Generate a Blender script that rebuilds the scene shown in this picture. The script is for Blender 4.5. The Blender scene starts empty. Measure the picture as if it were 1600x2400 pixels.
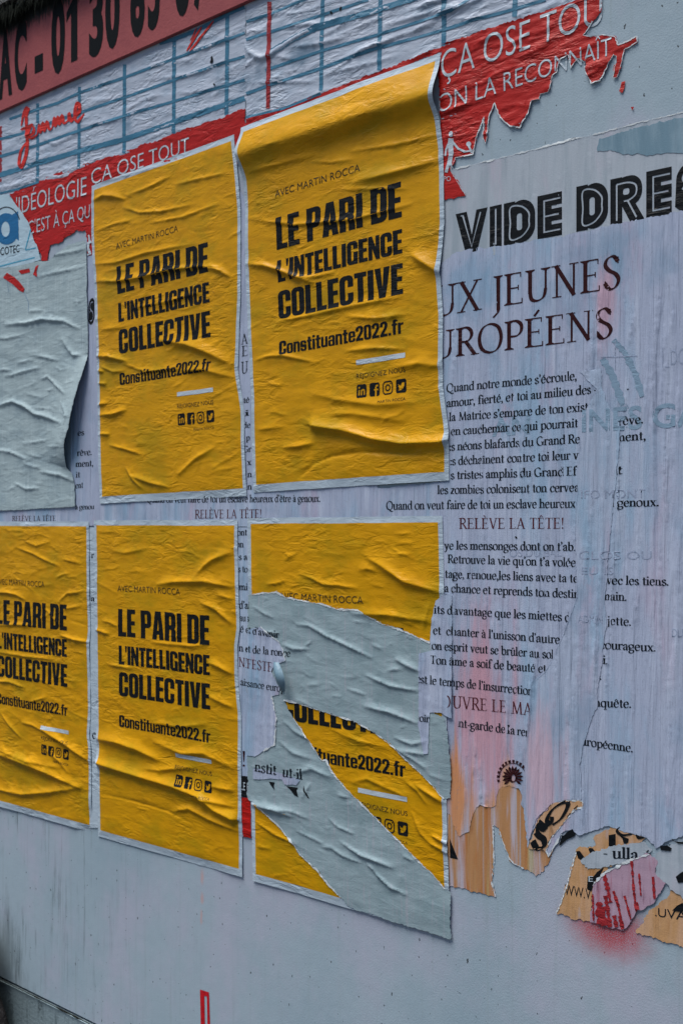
import bpy, bmesh, math, random
import numpy as np
from mathutils import Vector
from mathutils.geometry import delaunay_2d_cdt

C = bpy.context.scene
COL = C.collection

# ------------------------------------------------------------------ camera, world, sun, exposure
# The wall is the plane y = 0 (x along it, z up, z = 0 at eye level is shifted to EYE above the ground).
FOC, HORIZON, VANISH, SCALE, EYE = 2500.0, 1222.0, -2150.0, 2.93, 1.62
ALPHA = math.atan2(800 - VANISH, FOC)
DIST = SCALE * math.cos(ALPHA)
PITCH = math.atan2(HORIZON - 1200, FOC)
FW = np.array([-math.cos(ALPHA) * math.cos(PITCH), math.sin(ALPHA) * math.cos(PITCH), math.sin(PITCH)])
RT = np.array([math.sin(ALPHA), math.cos(ALPHA), 0.0])
UP = np.cross(RT, FW)

cam_d = bpy.data.cameras.new('camera')
cam = bpy.data.objects.new('camera', cam_d)
COL.objects.link(cam)
cam.location = (0, -DIST, EYE)
cam.rotation_euler = Vector(FW).to_track_quat('-Z', 'Y').to_euler()
cam_d.sensor_fit = 'VERTICAL'
cam_d.sensor_height = 36.0
cam_d.lens = FOC / 2400 * 36
cam_d.clip_start, cam_d.clip_end = 0.05, 500
cam_d.dof.use_dof = True
cam_d.dof.focus_distance = 2.05
cam_d.dof.aperture_fstop = 8
C.camera = cam

world = bpy.data.worlds.new('World')
C.world = world
world.use_nodes = True
wn = world.node_tree
sky = wn.nodes.new('ShaderNodeTexSky')
sky.sky_type = 'NISHITA'
sky.sun_disc = False
SUN_EL, SUN_AZ = math.radians(72), math.radians(206)
sky.sun_elevation = SUN_EL
sky.sun_rotation = SUN_AZ
wn.links.new(sky.outputs[0], wn.nodes['Background'].inputs[0])
wn.nodes['Background'].inputs[1].default_value = 0.045

sun_d = bpy.data.lights.new('sun', 'SUN')
sun_d.energy = 3.55
sun_d.angle = math.radians(34)
sun_d.color = (1.0, 0.95, 0.88)
sun = bpy.data.objects.new('sun', sun_d)
COL.objects.link(sun)
sdir = Vector((math.sin(SUN_AZ) * math.cos(SUN_EL), math.cos(SUN_AZ) * math.cos(SUN_EL), math.sin(SUN_EL)))
sun.rotation_euler = sdir.to_track_quat('Z', 'Y').to_euler()
sun.location = (0, -3, 6)

C.view_settings.view_transform = 'Standard'
C.view_settings.look = 'None'
C.view_settings.exposure = 0.60
C.view_settings.gamma = 1.0

# ------------------------------------------------------------------ measuring helpers
def wall(p):
    """photo pixels (N,2) -> wall metres (x, z)"""
    p = np.asarray(p, float)
    one = p.ndim == 1
    p = np.atleast_2d(p)
    d = FW[None] + RT[None] * ((p[:, :1] - 800) / FOC) - UP[None] * ((p[:, 1:2] - 1200) / FOC)
    t = DIST / d[:, 1]
    r = np.stack([d[:, 0] * t, d[:, 2] * t + EYE], 1)
    return r[0] if one else r

def win(ox, oy, w):
    k = w / 1568.0
    return lambda *pts: [(ox + x * k, oy + y * k) for x, y in pts]

Z1, Z2, Z3 = win(0, 0, 540), win(520, 0, 540), win(1020, 0, 580)
Z4, Z5, Z6 = win(0, 560, 540), win(520, 560, 540), win(1020, 560, 580)
M1, M2, M3 = win(0, 1200, 540), win(520, 1200, 540), win(1020, 1200, 580)
L1, L2, L3 = win(0, 1780, 540), win(520, 1780, 540), win(1020, 1780, 580)
PX = lambda *pts: list(pts)

def hom(src, dst):
    A, b = [], []
    for (x, y), (X, Y) in zip(src, dst):
        A += [[x, y, 1, 0, 0, 0, -X * x, -X * y], [0, 0, 0, x, y, 1, -Y * x, -Y * y]]
        b += [X, Y]
    return np.append(np.linalg.solve(np.array(A, float), np.array(b, float)), 1).reshape(3, 3)

def ap(H, p):
    p = np.atleast_2d(np.asarray(p, float))
    q = p @ H[:, :2].T + H[:, 2]
    return q[:, :2] / q[:, 2:3]

_R = np.random.RandomState(7)
_TAB = _R.rand(256, 256)

def vnoise(x, y):
    xi, yi = np.floor(x).astype(int), np.floor(y).astype(int)
    fx, fy = x - xi, y - yi
    fx, fy = fx * fx * (3 - 2 * fx), fy * fy * (3 - 2 * fy)
    g = lambda a, b: _TAB[a & 255, b & 255]
    return ((g(xi, yi) * (1 - fx) + g(xi + 1, yi) * fx) * (1 - fy)
            + (g(xi, yi + 1) * (1 - fx) + g(xi + 1, yi + 1) * fx) * fy) - 0.5

def fbm(x, y, o=3):
    r, a = 0, 1.0
    for _ in range(o):
        r = r + a * vnoise(x, y)
        x, y, a = x * 2.03 + 17.1, y * 2.03 + 5.7, a * 0.5
    return r

def inside(poly, P):
    poly = np.asarray(poly, float)
    c = np.zeros(len(P), bool)
    n = len(poly)
    for i in range(n):
        x0, y0 = poly[i]
        x1, y1 = poly[(i + 1) % n]
        if y0 == y1:
            continue
        m = (P[:, 1] > y0) != (P[:, 1] > y1)
        c ^= m & (P[:, 0] < (x1 - x0) * (P[:, 1] - y0) / (y1 - y0) + x0)
    return c

# ------------------------------------------------------------------ wrinkles: every fold is a crest line with its own height and width
class Relief:
    def __init__(self, base, under=None, crumple=0.0, csc=(9, 22), seed=0):
        self.base, self.under, self.folds, self.cr, self.csc, self.seed = base, under, [], crumple, csc, seed
        self.extra = []

    def fold(self, pts, w, a, taper=True):
        """crest through photo points pts, visible band about w mm wide, a mm high"""
        q = wall(pts)
        self.folds.append((q, w * 0.001, a * 0.001, taper))
        return self

    def rand(self, box, n, ang, spread, length, w, a, rng):
        x0, y0, x1, y1 = box
        for _ in range(n):
            cx, cy = rng.uniform(x0, x1), rng.uniform(y0, y1)
            th = math.radians(ang + rng.uniform(-spread, spread))
            L = rng.uniform(*length)
            p = []
            for k in range(4):
                s = (k / 3 - .5) * L
                p.append((cx + s * math.cos(th) - rng.uniform(-.07, .07) * L * math.sin(th),
                          cy + s * math.sin(th) + rng.uniform(-.07, .07) * L * math.cos(th)))
            self.fold(p, rng.uniform(*w), rng.uniform(*a) * (1 if rng.random() < .8 else -.6))
        return self

    def __call__(self, P):
        """P wall coords (N,2) -> height off the wall in metres"""
        U, V = P[:, 0], P[:, 1]
        h = np.full(len(P), self.base)
        if self.under is not None:
            h = h + self.under(P)
        if self.cr:
            a = fbm(U * self.csc[0] + self.seed, V * self.csc[1] + self.seed * 1.7, 3)
            b = 0.35 - np.abs(fbm(U * self.csc[0] * 1.7 + 3 + self.seed + V * 7, V * self.csc[1] * 1.6 + 9, 2))
            h = h + self.cr * (a + 0.9 * b)
        for q, w, a, taper in self.folds:
            sg = w * 0.5
            r = 3.2 * sg
            m = np.where((U > q[:, 0].min() - r) & (U < q[:, 0].max() + r) & (V > q[:, 1].min() - r) & (V < q[:, 1].max() + r))[0]
            if not len(m):
                continue
            pu, pv = U[m], V[m]
            best = np.full(len(m), 1e9)
            sd = np.zeros(len(m))
            tt = np.zeros(len(m))
            seg = q[1:] - q[:-1]
            ln = np.hypot(seg[:, 0], seg[:, 1])
            tot = ln.sum()
            acc = 0
            for i in range(len(seg)):
                dx, dy = seg[i]
                s = np.clip(((pu - q[i, 0]) * dx + (pv - q[i, 1]) * dy) / (ln[i] ** 2 + 1e-12), 0, 1)
                ex, ey = pu - q[i, 0] - s * dx, pv - q[i, 1] - s * dy
                d = np.hypot(ex, ey)
                b = d < best
                best[b] = d[b]
                sd[b] = (dx * ey - dy * ex)[b]
                tt[b] = ((acc + s * ln[i]) / tot)[b]
                acc += ln[i]
            sgn = sd if seg[:, 0].sum() >= 0 else -sd
            ww = np.where(sgn > 0, sg * 1.25, sg * 0.7)
            fq = min(.36 / sg, 60)
            wv = 1 + (0.7 if sg < .012 else .35) * fbm(pu * fq + 5, pv * fq, 2)
            g = np.exp(-(best / (ww * wv)) ** (1.3 if sg < .014 else 1.7))
            if taper:
                g = g * np.clip(np.sin(np.pi * np.clip(tt * .94 + .03, 0, 1)), 0, 1) ** 0.6
            h[m] += a * g
        for f in self.extra:
            h = h + f(P)
        return h

# ------------------------------------------------------------------ object helpers
def tag(o, label=None, cat=None, group=None, kind=None):
    if label: o['label'] = label
    if cat: o['category'] = cat
    if group: o['group'] = group
    if kind: o['kind'] = kind
    return o

def thing(name, at, label, cat, group=None):
    o = bpy.data.objects.new(name, None)
    COL.objects.link(o)
    w = wall(at)
    o.location = (w[0], 0, w[1])
    o.empty_display_size = 0.05
    return tag(o, label, cat, group)

def put(name, co, faces, mats, parent=None, mi=None, smooth=True):
    me = bpy.data.meshes.new(name)
    co = np.asarray(co, float)
    if parent is not None:
        co = co - np.array(parent['o3'] if 'o3' in parent else parent.location)
    me.from_pydata(co.tolist(), [], faces)
    for m in (mats if isinstance(mats, (list, tuple)) else [mats]):
        me.materials.append(m)
    if mi is not None:
        me.polygons.foreach_set('material_index', mi)
    me.polygons.foreach_set('use_smooth', [smooth] * len(me.polygons))
    me.update()
    o = bpy.data.objects.new(name, me)
    COL.objects.link(o)
    if parent is not None:
        o.parent = parent
    return o

def place(P, h):
    return np.stack([P[:, 0], -h, P[:, 1]], 1)

def union(plus, minus=()):
    """filled area of the plus polygons without the minus polygons -> (verts, triangles)"""
    V, F, n = [], [], 0
    for k, poly in enumerate(list(plus) + list(minus)):
        quad4 = len(poly) == 4
        for pl in ([[poly[0], poly[1], poly[2]], [poly[0], poly[2], poly[3]]] if quad4 else [poly]):
            ar = sum(pl[i - 1][0] * pl[i][1] - pl[i][0] * pl[i - 1][1] for i in range(len(pl)))
            if abs(ar) < 1e-7: continue
            i = len(V)
            V += [Vector((float(x), float(y))) for x, y in (pl if ar > 0 else pl[::-1])]
            F.append(list(range(i, i + len(pl))))
            if k < len(plus): n += 1
    v, e, f, ov, oe, of = delaunay_2d_cdt(V, [], F, 0, 1e-5)
    out = []
    for t, o in zip(f, of):
        if any(i < n for i in o) and not any(i >= n for i in o):
            out.append(tuple(t))
    used = sorted({i for t in out for i in t})
    ix = {k: j for j, k in enumerate(used)}
    return [(v[k][0], v[k][1]) for k in used], [tuple(ix[i] for i in t) for t in out]

def fill(outline, step, rng, rough=0.0, seed=0, holes=()):
    """a torn sheet: outline in photo pixels (made ragged), interior filled at the given step -> px verts, tris"""
    loops = []
    for L in [outline] + list(holes):
        L = [np.array(p, float) for p in L]
        o = []
        for i in range(len(L)):
            a, b = L[i], L[(i + 1) % len(L)]
            n = max(1, int(np.linalg.norm(b - a) / step))
            nrm = np.array([-(b - a)[1], (b - a)[0]]) / (np.linalg.norm(b - a) + 1e-9)
            for k in range(n):
                p = a + (b - a) * k / n
                if rough:
                    d = rough * (fbm(np.array([p[0] * .05 + seed]), np.array([p[1] * .05]), 4)[0]
                                 + .9 * vnoise(np.array([p[0] * .37]), np.array([p[1] * .37 + seed]))[0])
                    p = p + nrm * d
                o.append((p[0], p[1]))
        ar = sum(o[i - 1][0] * o[i][1] - o[i][0] * o[i - 1][1] for i in range(len(o)))
        loops.append(o if ar > 0 else o[::-1])
    A = np.array(loops[0])
    gx = np.arange(A[:, 0].min(), A[:, 0].max(), step)
    gy = np.arange(A[:, 1].min(), A[:, 1].max(), step)
    G = np.stack(np.meshgrid(gx, gy), -1).reshape(-1, 2)
    G = G + (np.random.RandomState(3).rand(*G.shape) - .5) * step * .5
    G = G[inside(A, G)]
    V = [Vector(map(float, p)) for p in A]
    F = [list(range(len(V)))]
    for h in loops[1:]:
        i = len(V)
        V += [Vector(map(float, p)) for p in h]
        F.append(list(range(i, len(V))))
    V += [Vector(map(float, p)) for p in G]
    v, e, f, ov, oe, of = delaunay_2d_cdt(V, [], F, 0, 1e-4)
    out = [tuple(t) for t, o in zip(f, of) if o == [0] or (0 in o and len(o) == 1)]
    used = sorted({i for t in out for i in t})
    ix = {k: j for j, k in enumerate(used)}
    return np.array([v[k][:] for k in used]), [tuple(ix[i] for i in t) for t in out], loops[0]

def relieve(sheets, P, lift=0.0006):
    h = None
    for s in (sheets if isinstance(sheets, (list, tuple)) else [sheets]):
        hh = s['rel'](P)
        if s.get('outline') is not None:
            hh = np.where(inside(s['outline'], P), hh, 0)
        h = hh if h is None else np.maximum(h, hh)
    return np.maximum(h, 0.0005) + lift

def lay(name, V2, F, mat, sheets, parent, grid=None, clip=(), lift=0.0004):
    """flat shapes in photo pixels -> cut to a grid and clip lines, then laid on the sheet's relief"""
    bm = bmesh.new()
    vs = [bm.verts.new((x, y, 0)) for x, y in V2]
    for t in F:
        try:
            bm.faces.new([vs[i] for i in t])
        except ValueError:
            pass
    for (px, py), (nx, ny) in clip:            # keeps the side the normal points away from
        bmesh.ops.bisect_plane(bm, geom=bm.verts[:] + bm.edges[:] + bm.faces[:], plane_co=(px, py, 0), plane_no=(nx, ny, 0), clear_outer=True, dist=1e-4)
    if grid and bm.verts:
        a = np.array([v.co[:2] for v in bm.verts])
        lo, hi = a.min(0), a.max(0)
        for ax in (0, 1):
            no = (1, 0, 0) if ax == 0 else (0, 1, 0)
            for c in np.arange(lo[ax] + grid, hi[ax], grid):
                co = (c, 0, 0) if ax == 0 else (0, c, 0)
                bmesh.ops.bisect_plane(bm, geom=bm.verts[:] + bm.edges[:] + bm.faces[:], plane_co=co, plane_no=no, dist=1e-4)
    bm.verts.index_update()
    if not bm.faces:
        bm.free()
        return None
    a = np.array([v.co[:2] for v in bm.verts])
    fs = [[v.index for v in f.verts] for f in bm.faces]
    bm.free()
    P = wall(a)
    return put(name, place(P, relieve(sheets, P, lift)), fs, mat, parent)

# ------------------------------------------------------------------ procedural materials
def lin(c):
    return tuple(((x / 255 + .055) / 1.055) ** 2.4 if x > 10 else x / 255 / 12.92 for x in c)

class N:
    """tiny node helper"""
    def __init__(self, name, rough=.6, spec=.35):
        self.m = bpy.data.materials.new(name)
        self.m.use_nodes = True
        self.t = self.m.node_tree
        self.b = self.t.nodes['Principled BSDF']
        self.b.inputs['Roughness'].default_value = rough
        self.b.inputs['Specular IOR Level'].default_value = spec
        self.g = self.t.nodes.new('ShaderNodeNewGeometry')
        self.pos = self.g.outputs['Position']
        self.c = None
        self.h = []

    def new(self, k):
        return self.t.nodes.new(k)

    def link(self, a, b):
        self.t.links.new(a, b)

    def noise(self, scale, detail=4, rough=.6, off=(0, 0, 0), rot=0.0, dist=0.0):
        mp = self.new('ShaderNodeMapping')
        mp.inputs['Scale'].default_value = scale
        mp.inputs['Location'].default_value = off
        mp.inputs['Rotation'].default_value = (0, rot, 0)
        self.link(self.pos, mp.inputs[0])
        n = self.new('ShaderNodeTexNoise')
        n.inputs['Scale'].default_value = 1
        n.inputs['Detail'].default_value = detail
        n.inputs['Roughness'].default_value = rough
        n.inputs['Distortion'].default_value = dist
        self.link(mp.outputs[0], n.inputs['Vector'])
        return n.outputs['Fac']

    def ramp(self, fac, lo, hi):
        r = self.new('ShaderNodeMapRange')
        r.interpolation_type = 'SMOOTHSTEP'
        r.inputs['From Min'].default_value = lo
        r.inputs['From Max'].default_value = hi
        self.link(fac, r.inputs['Value'])
        return r.outputs['Result']

    def math(self, op, a, b=None):
        m = self.new('ShaderNodeMath')
        m.operation = op
        for i, x in enumerate((a, b)):
            if x is None: continue
            if isinstance(x, (int, float)): m.inputs[i].default_value = x
            else: self.link(x, m.inputs[i])
        return m.outputs[0]

    def axis(self, i):
        s = self.new('ShaderNodeSeparateXYZ')
        self.link(self.pos, s.inputs[0])
        return s.outputs[i]

    def dist(self, p, sx=1.0, sz=1.0):
        """distance on the wall from point p (metres), scaled"""
        dx = self.math('MULTIPLY', self.math('SUBTRACT', self.axis(0), float(p[0])), sx)
        dz = self.math('MULTIPLY', self.math('SUBTRACT', self.axis(2), float(p[1])), sz)
        return self.math('SQRT', self.math('ADD', self.math('MULTIPLY', dx, dx), self.math('MULTIPLY', dz, dz)))

    def base(self, col):
        self.c = None
        self.b.inputs['Base Color'].default_value = (*col, 1)
        self.col = (*col, 1)
        return self

    def mix(self, col, fac, mode='MIX', amt=1.0):
        m = self.new('ShaderNodeMix')
        m.data_type = 'RGBA'
        m.blend_type = mode
        if amt != 1.0:
            fac = self.math('MULTIPLY', fac, amt)
        self.link(fac, m.inputs['Factor'])
        if self.c is None: m.inputs['A'].default_value = self.col
        else: self.link(self.c, m.inputs['A'])
        m.inputs['B'].default_value = (*col, 1)
        self.c = m.outputs['Result']
        self.link(self.c, self.b.inputs['Base Color'])
        return self

    def bump(self, fac, dist=.001, strength=1.0):
        b = self.new('ShaderNodeBump')
        b.inputs['Strength'].default_value = strength
        b.inputs['Distance'].default_value = dist
        self.link(fac, b.inputs['Height'])
        if self.h: self.link(self.h[-1], b.inputs['Normal'])
        self.h.append(b.outputs[0])
        self.link(b.outputs[0], self.b.inputs['Normal'])
        return self

    def gloss(self, fac, lo, hi):
        r = self.new('ShaderNodeMapRange')
        r.inputs['To Min'].default_value = lo
        r.inputs['To Max'].default_value = hi
        self.link(fac, r.inputs['Value'])
        self.link(r.outputs[0], self.b.inputs['Roughness'])
        return self

ROT = math.radians(-8)
def wrinkle_bump(n, k=1.0):
    """the same small crumples on the paper and on the ink printed on it"""
    patch = n.ramp(n.noise((7, 7, 9), 3, .5, off=(1.5, 0, 4.5)), .40, .68)
    patch = n.math('ADD', n.math('MULTIPLY', patch, .85), .15)
    a = n.math('MULTIPLY', n.math('SUBTRACT', n.noise((22, 22, 64), 4, .55, rot=ROT, dist=.7), .5), patch)
    n.bump(a, .0060 * k)
    n.bump(n.noise((420, 420, 420), 3, .6), .0004)
    return n

def paper(name, col, col2=None, rough=.62, spec=.3, k=1.0, mott=.5):
    n = N(name, rough, spec).base(col)
    n.mix(col2 or tuple(c * .82 for c in col), n.ramp(n.noise((14, 14, 22), 5, .65), .4, .75), amt=mott)
    n.mix(tuple(c * .8 for c in col), n.ramp(n.noise((330, 330, 300), 2, .7), .52, .8), amt=.45)
    wrinkle_bump(n, k)
    return n

YEL = (0.645, 0.318, 0.0004)
m_yellow = paper('yellow_print', YEL, (.50, .235, .0005), .40, .26, .8, .6)
m_yellow.mix((.40, .25, .001), m_yellow.ramp(m_yellow.noise((5, 5, 8), 5, .65, off=(8, 0, 1)), .46, .66), amt=.75)
m_yellow.mix((.72, .37, .004), m_yellow.ramp(m_yellow.noise((8, 8, 14), 4, .6, off=(2, 0, 6)), .55, .75), amt=.6)
m_yellow.mix((.22, .10, .004), m_yellow.ramp(m_yellow.noise((70, 70, 70), 5, .75, off=(3, 0, 8)), .70, .80), amt=.5)
WHITE = lin((176, 194, 210))
m_border = paper('white_paper_border', WHITE, lin((158, 178, 198)), .6, .3).m
m_yellow = m_yellow.m
def ink(name, col, rough=.5, spec=.14):
    n = N(name, rough, spec).base(col)
    n.mix(tuple(min(1, c * 1.8 + .006) for c in col), n.ramp(n.noise((160, 160, 160), 4, .7), .55, .8), amt=.35)
    wrinkle_bump(n)
    return n.m
m_ink = ink('black_ink', (.006, .008, .011))
m_inkgrey = ink('dark_grey_ink', (.035, .03, .018))
m_pale = paper('pale_print', lin((185, 200, 214)), None, .6).m

def vstreak(name, base, stains, rough=.5, spec=.4, bump=.006, seed=0):
    """wet thin paper with runs and vertical puckers"""
    n = N(name, rough, spec).base(base)
    for col, sc, lo, hi, amt in stains:
        n.mix(col, n.ramp(n.noise(sc, 5, .62, off=(seed + sc[0] * 1.3, 0, sc[2] * .7), dist=.3), lo, hi), amt=amt)
    n.bump(n.noise((46, 46, 2.8), 4, .55, off=(seed, 0, 0), dist=.35), bump)
    n.bump(n.noise((150, 150, 8), 3, .6, dist=.3), .0007)
    n.bump(n.noise((400, 400, 400), 2, .6), .0003)
    return n

def lilac(name, seed, base):
    n = vstreak(name, base, [
        (lin((142, 176, 206)), (7, 7, 2.2), .46, .64, .8),
        (lin((182, 158, 184)), (9, 9, 2.6), .54, .70, .5),
        (lin((186, 198, 222)), (34, 34, 1.6), .48, .70, .75),
        (lin((118, 150, 180)), (4.5, 4.5, 4.5), .54, .70, .5),
        (lin((204, 150, 168)), (11, 11, 5), .64, .78, .5),
        (lin((134, 148, 178)), (60, 60, 1.8), .56, .74, .6)], bump=.009, seed=seed, rough=.5, spec=.25)
    # pink and orange runs where the lower layers show through
    def run(p, sx, sz, r, col, amt, sc):
        d = n.math('ADD', n.dist(wall(p), sx, sz), n.math('MULTIPLY', n.math('SUBTRACT', n.noise(sc, 5, .7), .5), r * 2.4))
        n.mix(lin(col), n.ramp(n.math('MULTIPLY', d, -1.0), -r, -r * .2), amt=amt)
    run((1130, 1700), 1.2, .42, .13, (204, 146, 160), .75, (30, 30, 2.5))
    run((1270, 1820), 1.2, .5, .09, (206, 170, 186), .7, (30, 30, 2.5))
    run((1420, 700), 1.4, .5, .05, (214, 150, 164), .5, (24, 24, 4))
    run((1075, 1880), 1.3, .45, .06, (206, 140, 84), .9, (36, 36, 2.5))
    run((1140, 1960), 1.2, .6, .07, (204, 148, 88), .9, (40, 40, 2.5))
    run((1190, 1870), 1.3, .6, .045, (206, 156, 100), .8, (40, 40, 2.5))
    run((1100, 660), 1.0, 1.2, .10, (122, 162, 194), .6, (9, 9, 7))
    n.mix(lin((110, 122, 148)), n.ramp(n.noise((330, 330, 160), 2, .7), .55, .8), amt=.45)
    return n.m
m_lilac = lilac('lilac_wet_paper', 0, lin((168, 180, 207)))
m_lilac2 = lilac('lilac_wet_strip', 13, lin((168, 182, 208)))
n = vstreak('grey_washed_paper', lin((170, 182, 196)), [
    (lin((146, 162, 176)), (30, 30, 3.0), .45, .7, .8),
    (lin((182, 178, 196)), (12, 12, 4.0), .52, .7, .6),
    (lin((118, 134, 146)), (90, 90, 2.0), .60, .78, .6)], bump=.003)
w0 = wall((1490, 345))
m_washed = n.m
n = vstreak('teal_print', lin((108, 140, 160)), [(lin((140, 166, 184)), (26, 26, 5), .45, .7, .8), (lin((80, 112, 132)), (50, 50, 4), .55, .75, .6)], bump=.003)
m_teal = n.m
n = vstreak('orange_washed_paper', lin((180, 134, 92)), [
    (lin((176, 106, 50)), (16, 16, 2.6), .44, .64, .9),
    (lin((184, 180, 196)), (24, 24, 1.8), .49, .62, .9),
    (lin((178, 168, 118)), (40, 40, 2.0), .54, .68, .75),
    (lin((170, 184, 204)), (60, 60, 1.6), .55, .68, .8),
    (lin((132, 80, 44)), (34, 34, 5), .60, .74, .8)], bump=.004, seed=4)
m_orange = n.m
n = vstreak('tan_paper', lin((192, 150, 106)), [(lin((200, 164, 136)), (20, 20, 5), .4, .6, .8), (lin((172, 122, 70)), (40, 40, 4), .50, .70, .8), (lin((176, 172, 186)), (26, 26, 10), .58, .70, .7), (lin((130, 98, 70)), (60, 60, 14), .58, .72, .7)], bump=.003, seed=2)
m_tan = n.m
n = vstreak('pink_washed_paper', lin((174, 148, 170)), [(lin((160, 104, 124)), (70, 70, 9), .5, .68, .8), (lin((184, 166, 188)), (24, 24, 10), .5, .66, .7), (lin((120, 84, 108)), (120, 120, 16), .58, .72, .7)], bump=.002, seed=9)
m_pinkish = n.m

GREY = lin((162, 182, 190))
n = N('grey_paper_back', .66, .25).base(GREY)
n.mix(lin((140, 162, 174)), n.ramp(n.noise((10, 10, 12), 5, .62), .42, .72), amt=.75)
n.mix(lin((182, 200, 208)), n.ramp(n.noise((170, 170, 5), 4, .65), .48, .72), amt=.6)
n.mix(lin((116, 136, 150)), n.ramp(n.noise((120, 120, 6), 4, .6, off=(3, 0, 3)), .62, .78), amt=.6)
n.mix(lin((120, 140, 152)), n.ramp(n.noise((360, 360, 330), 2, .7), .55, .8), amt=.5)
n.bump(n.noise((16, 16, 60), 5, .6, rot=math.radians(10), dist=.5), .0018)
n.bump(n.noise((190, 190, 6), 3, .6), .0006)
n.bump(n.noise((420, 420, 420), 3, .6), .0004)
m_grey = n.m
n = N('grey_paper_band', .64, .28).base(lin((146, 168, 178)))
n.mix(lin((120, 146, 156)), n.ramp(n.noise((9, 9, 11), 5, .62, off=(5, 0, 2)), .45, .7), amt=.7)
n.mix(lin((178, 174, 190)), n.ramp(n.noise((140, 140, 7), 4, .7, off=(0, 0, 4)), .52, .72), amt=.5)
n.mix(lin((110, 132, 144)), n.ramp(n.noise((360, 360, 330), 2, .7), .55, .8), amt=.5)
n.bump(n.noise((18, 18, 55), 5, .6, rot=math.radians(24), dist=.5), .0012)
n.bump(n.noise((420, 420, 420), 3, .6), .0004)
m_band = n.m

def simple_paper(name, col, rough=.55, k=1.0, mott=.5):
    return paper(name, lin(col), None, rough, .35, k, mott).m
m_sheet = paper('ruled_white_paper', lin((178, 190, 210)), lin((154, 176, 200)), .5, .4, 1.5, .7)
m_sheet.mix(lin((60, 104, 134)), m_sheet.ramp(m_sheet.noise((5.5, 5.5, 7), 5, .6, off=(2.2, 0, 1.2)), .55, .74), amt=.7)
m_sheet = m_sheet.m
m_blue = simple_paper('blue_line_print', (60, 118, 150), .5, 1.5)
m_red = simple_paper('red_print', (176, 16, 8), .5, 1.4, .7)
m_darkred = simple_paper('dark_red_print', (150, 36, 44), .5, 1.4)
m_redink = simple_paper('red_brush_ink', (200, 40, 28), .5, 1.2)
m_maroon = ink('maroon_ink', (.030, .006, .008))
m_wine = ink('wine_ink', (.085, .016, .022))
m_ghost = simple_paper('faded_teal_ink', (128, 156, 182), .55, .6)
m_ghost2 = simple_paper('faded_grey_ink', (148, 162, 190), .55, .6)
m_body = ink('soft_black_ink', (.005, .010, .018), .6)
def worn(m, sc, lo, hi, amt):
    k = N.__new__(N)
    k.m, k.t, k.b, k.h, k.c = m, m.node_tree, m.node_tree.nodes['Principled BSDF'], [], None
    k.pos = next(q for q in m.node_tree.nodes if q.type == 'NEW_GEOMETRY').outputs['Position']
    a = k.math('SUBTRACT', 1.0, k.math('MULTIPLY', k.ramp(k.noise(sc, 5, .7, off=(1, 0, 7)), lo, hi), amt))
    k.link(a, k.b.inputs['Alpha'])
worn(m_body, (170, 170, 60), .56, .70, .75)
worn(m_maroon, (120, 120, 40), .60, .72, .6)
worn(m_wine, (170, 170, 60), .56, .70, .6)
worn(m_inkgrey, (200, 200, 120), .52, .66, .6)
m_fibre = simple_paper('torn_paper_fibre', (206, 216, 224), .8, 1.0, .3)
m_socotec = simple_paper('pale_blue_notice_paper', (178, 206, 224), .5, .6)
m_azure = simple_paper('azure_print', (26, 104, 158), .5, .6)
m_cyan = simple_paper('cyan_print', (64, 160, 196), .5, .6)

# white painted hoarding: drips, specks, red overspray
n = N('white_painted_board', .5, .35).base(lin((160, 180, 195)))
n.mix(lin((144, 168, 184)), n.ramp(n.noise((2.2, 2.2, 1.6), 5, .6), .4, .7), amt=.7)
n.mix(lin((166, 182, 198)), n.ramp(n.noise((1.3, 1.3, 3), 4, .6, off=(4, 0, 4)), .5, .75), amt=.6)
n.mix(lin((140, 158, 172)), n.ramp(n.noise((330, 330, 330), 2, .7), .5, .8), amt=.5)
low = n.ramp(n.math('MULTIPLY', n.axis(0), -1.0), 1.9, 3.1)
drip = n.math('MULTIPLY', n.ramp(n.noise((62, 62, 3.2), 5, .7), .50, .70), low)
drip = n.math('MULTIPLY', drip, n.ramp(n.noise((9, 9, 5), 3, .6), .42, .6))
n.mix(lin((58, 70, 72)), drip, amt=.85)
n.mix(lin((178, 180, 202)), n.ramp(n.noise((3.2, 3.2, 2.2), 5, .65, off=(7, 0, 1)), .44, .66), amt=.65)
n.mix(lin((146, 164, 174)), n.ramp(n.noise((50, 50, 1.6), 5, .65, off=(2, 0, 1)), .54, .74), amt=.5)
gr_ = n.math('ADD', n.dist(wall((10, 2290)), .9, .55), n.math('MULTIPLY', n.math('SUBTRACT', n.noise((26, 26, 5), 6, .75), .5), .34))
n.mix(lin((66, 78, 80)), n.ramp(n.math('MULTIPLY', gr_, -1.0), -.16, -.02), amt=.5)
spk = n.ramp(n.noise((95, 95, 70), 2, .5, off=(9, 0, 0)), .695, .72)
n.mix((.012, .015, .015), spk, amt=.85)
w1 = wall(L3((1090, 1060))[0])
d = n.math('ADD', n.dist(w1, 1.0, 1.45), n.math('MULTIPLY', n.math('SUBTRACT', n.noise((40, 40, 40), 5, .8), .5), .05))
n.mix(lin((178, 34, 44)), n.math('MULTIPLY', n.ramp(n.math('MULTIPLY', d, -1.0), -.125, -.02), n.ramp(n.noise((500, 500, 500), 2, .5), .15, .6)), amt=.9)
for (p, sx, sz, r) in (((474, 2055), 3.2, 1, .03), ((474, 2105), 2.6, 1, .022), ((472, 2150), 3, .7, .02)):
    d = n.math('ADD', n.dist(wall(p), sx, sz), n.math('MULTIPLY', n.math('SUBTRACT', n.noise((90, 90, 50), 4, .7), .5), .03))
    n.mix(lin((204, 146, 136)), n.ramp(n.math('MULTIPLY', d, -1.0), -r, -r * .1), amt=.5)
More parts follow.
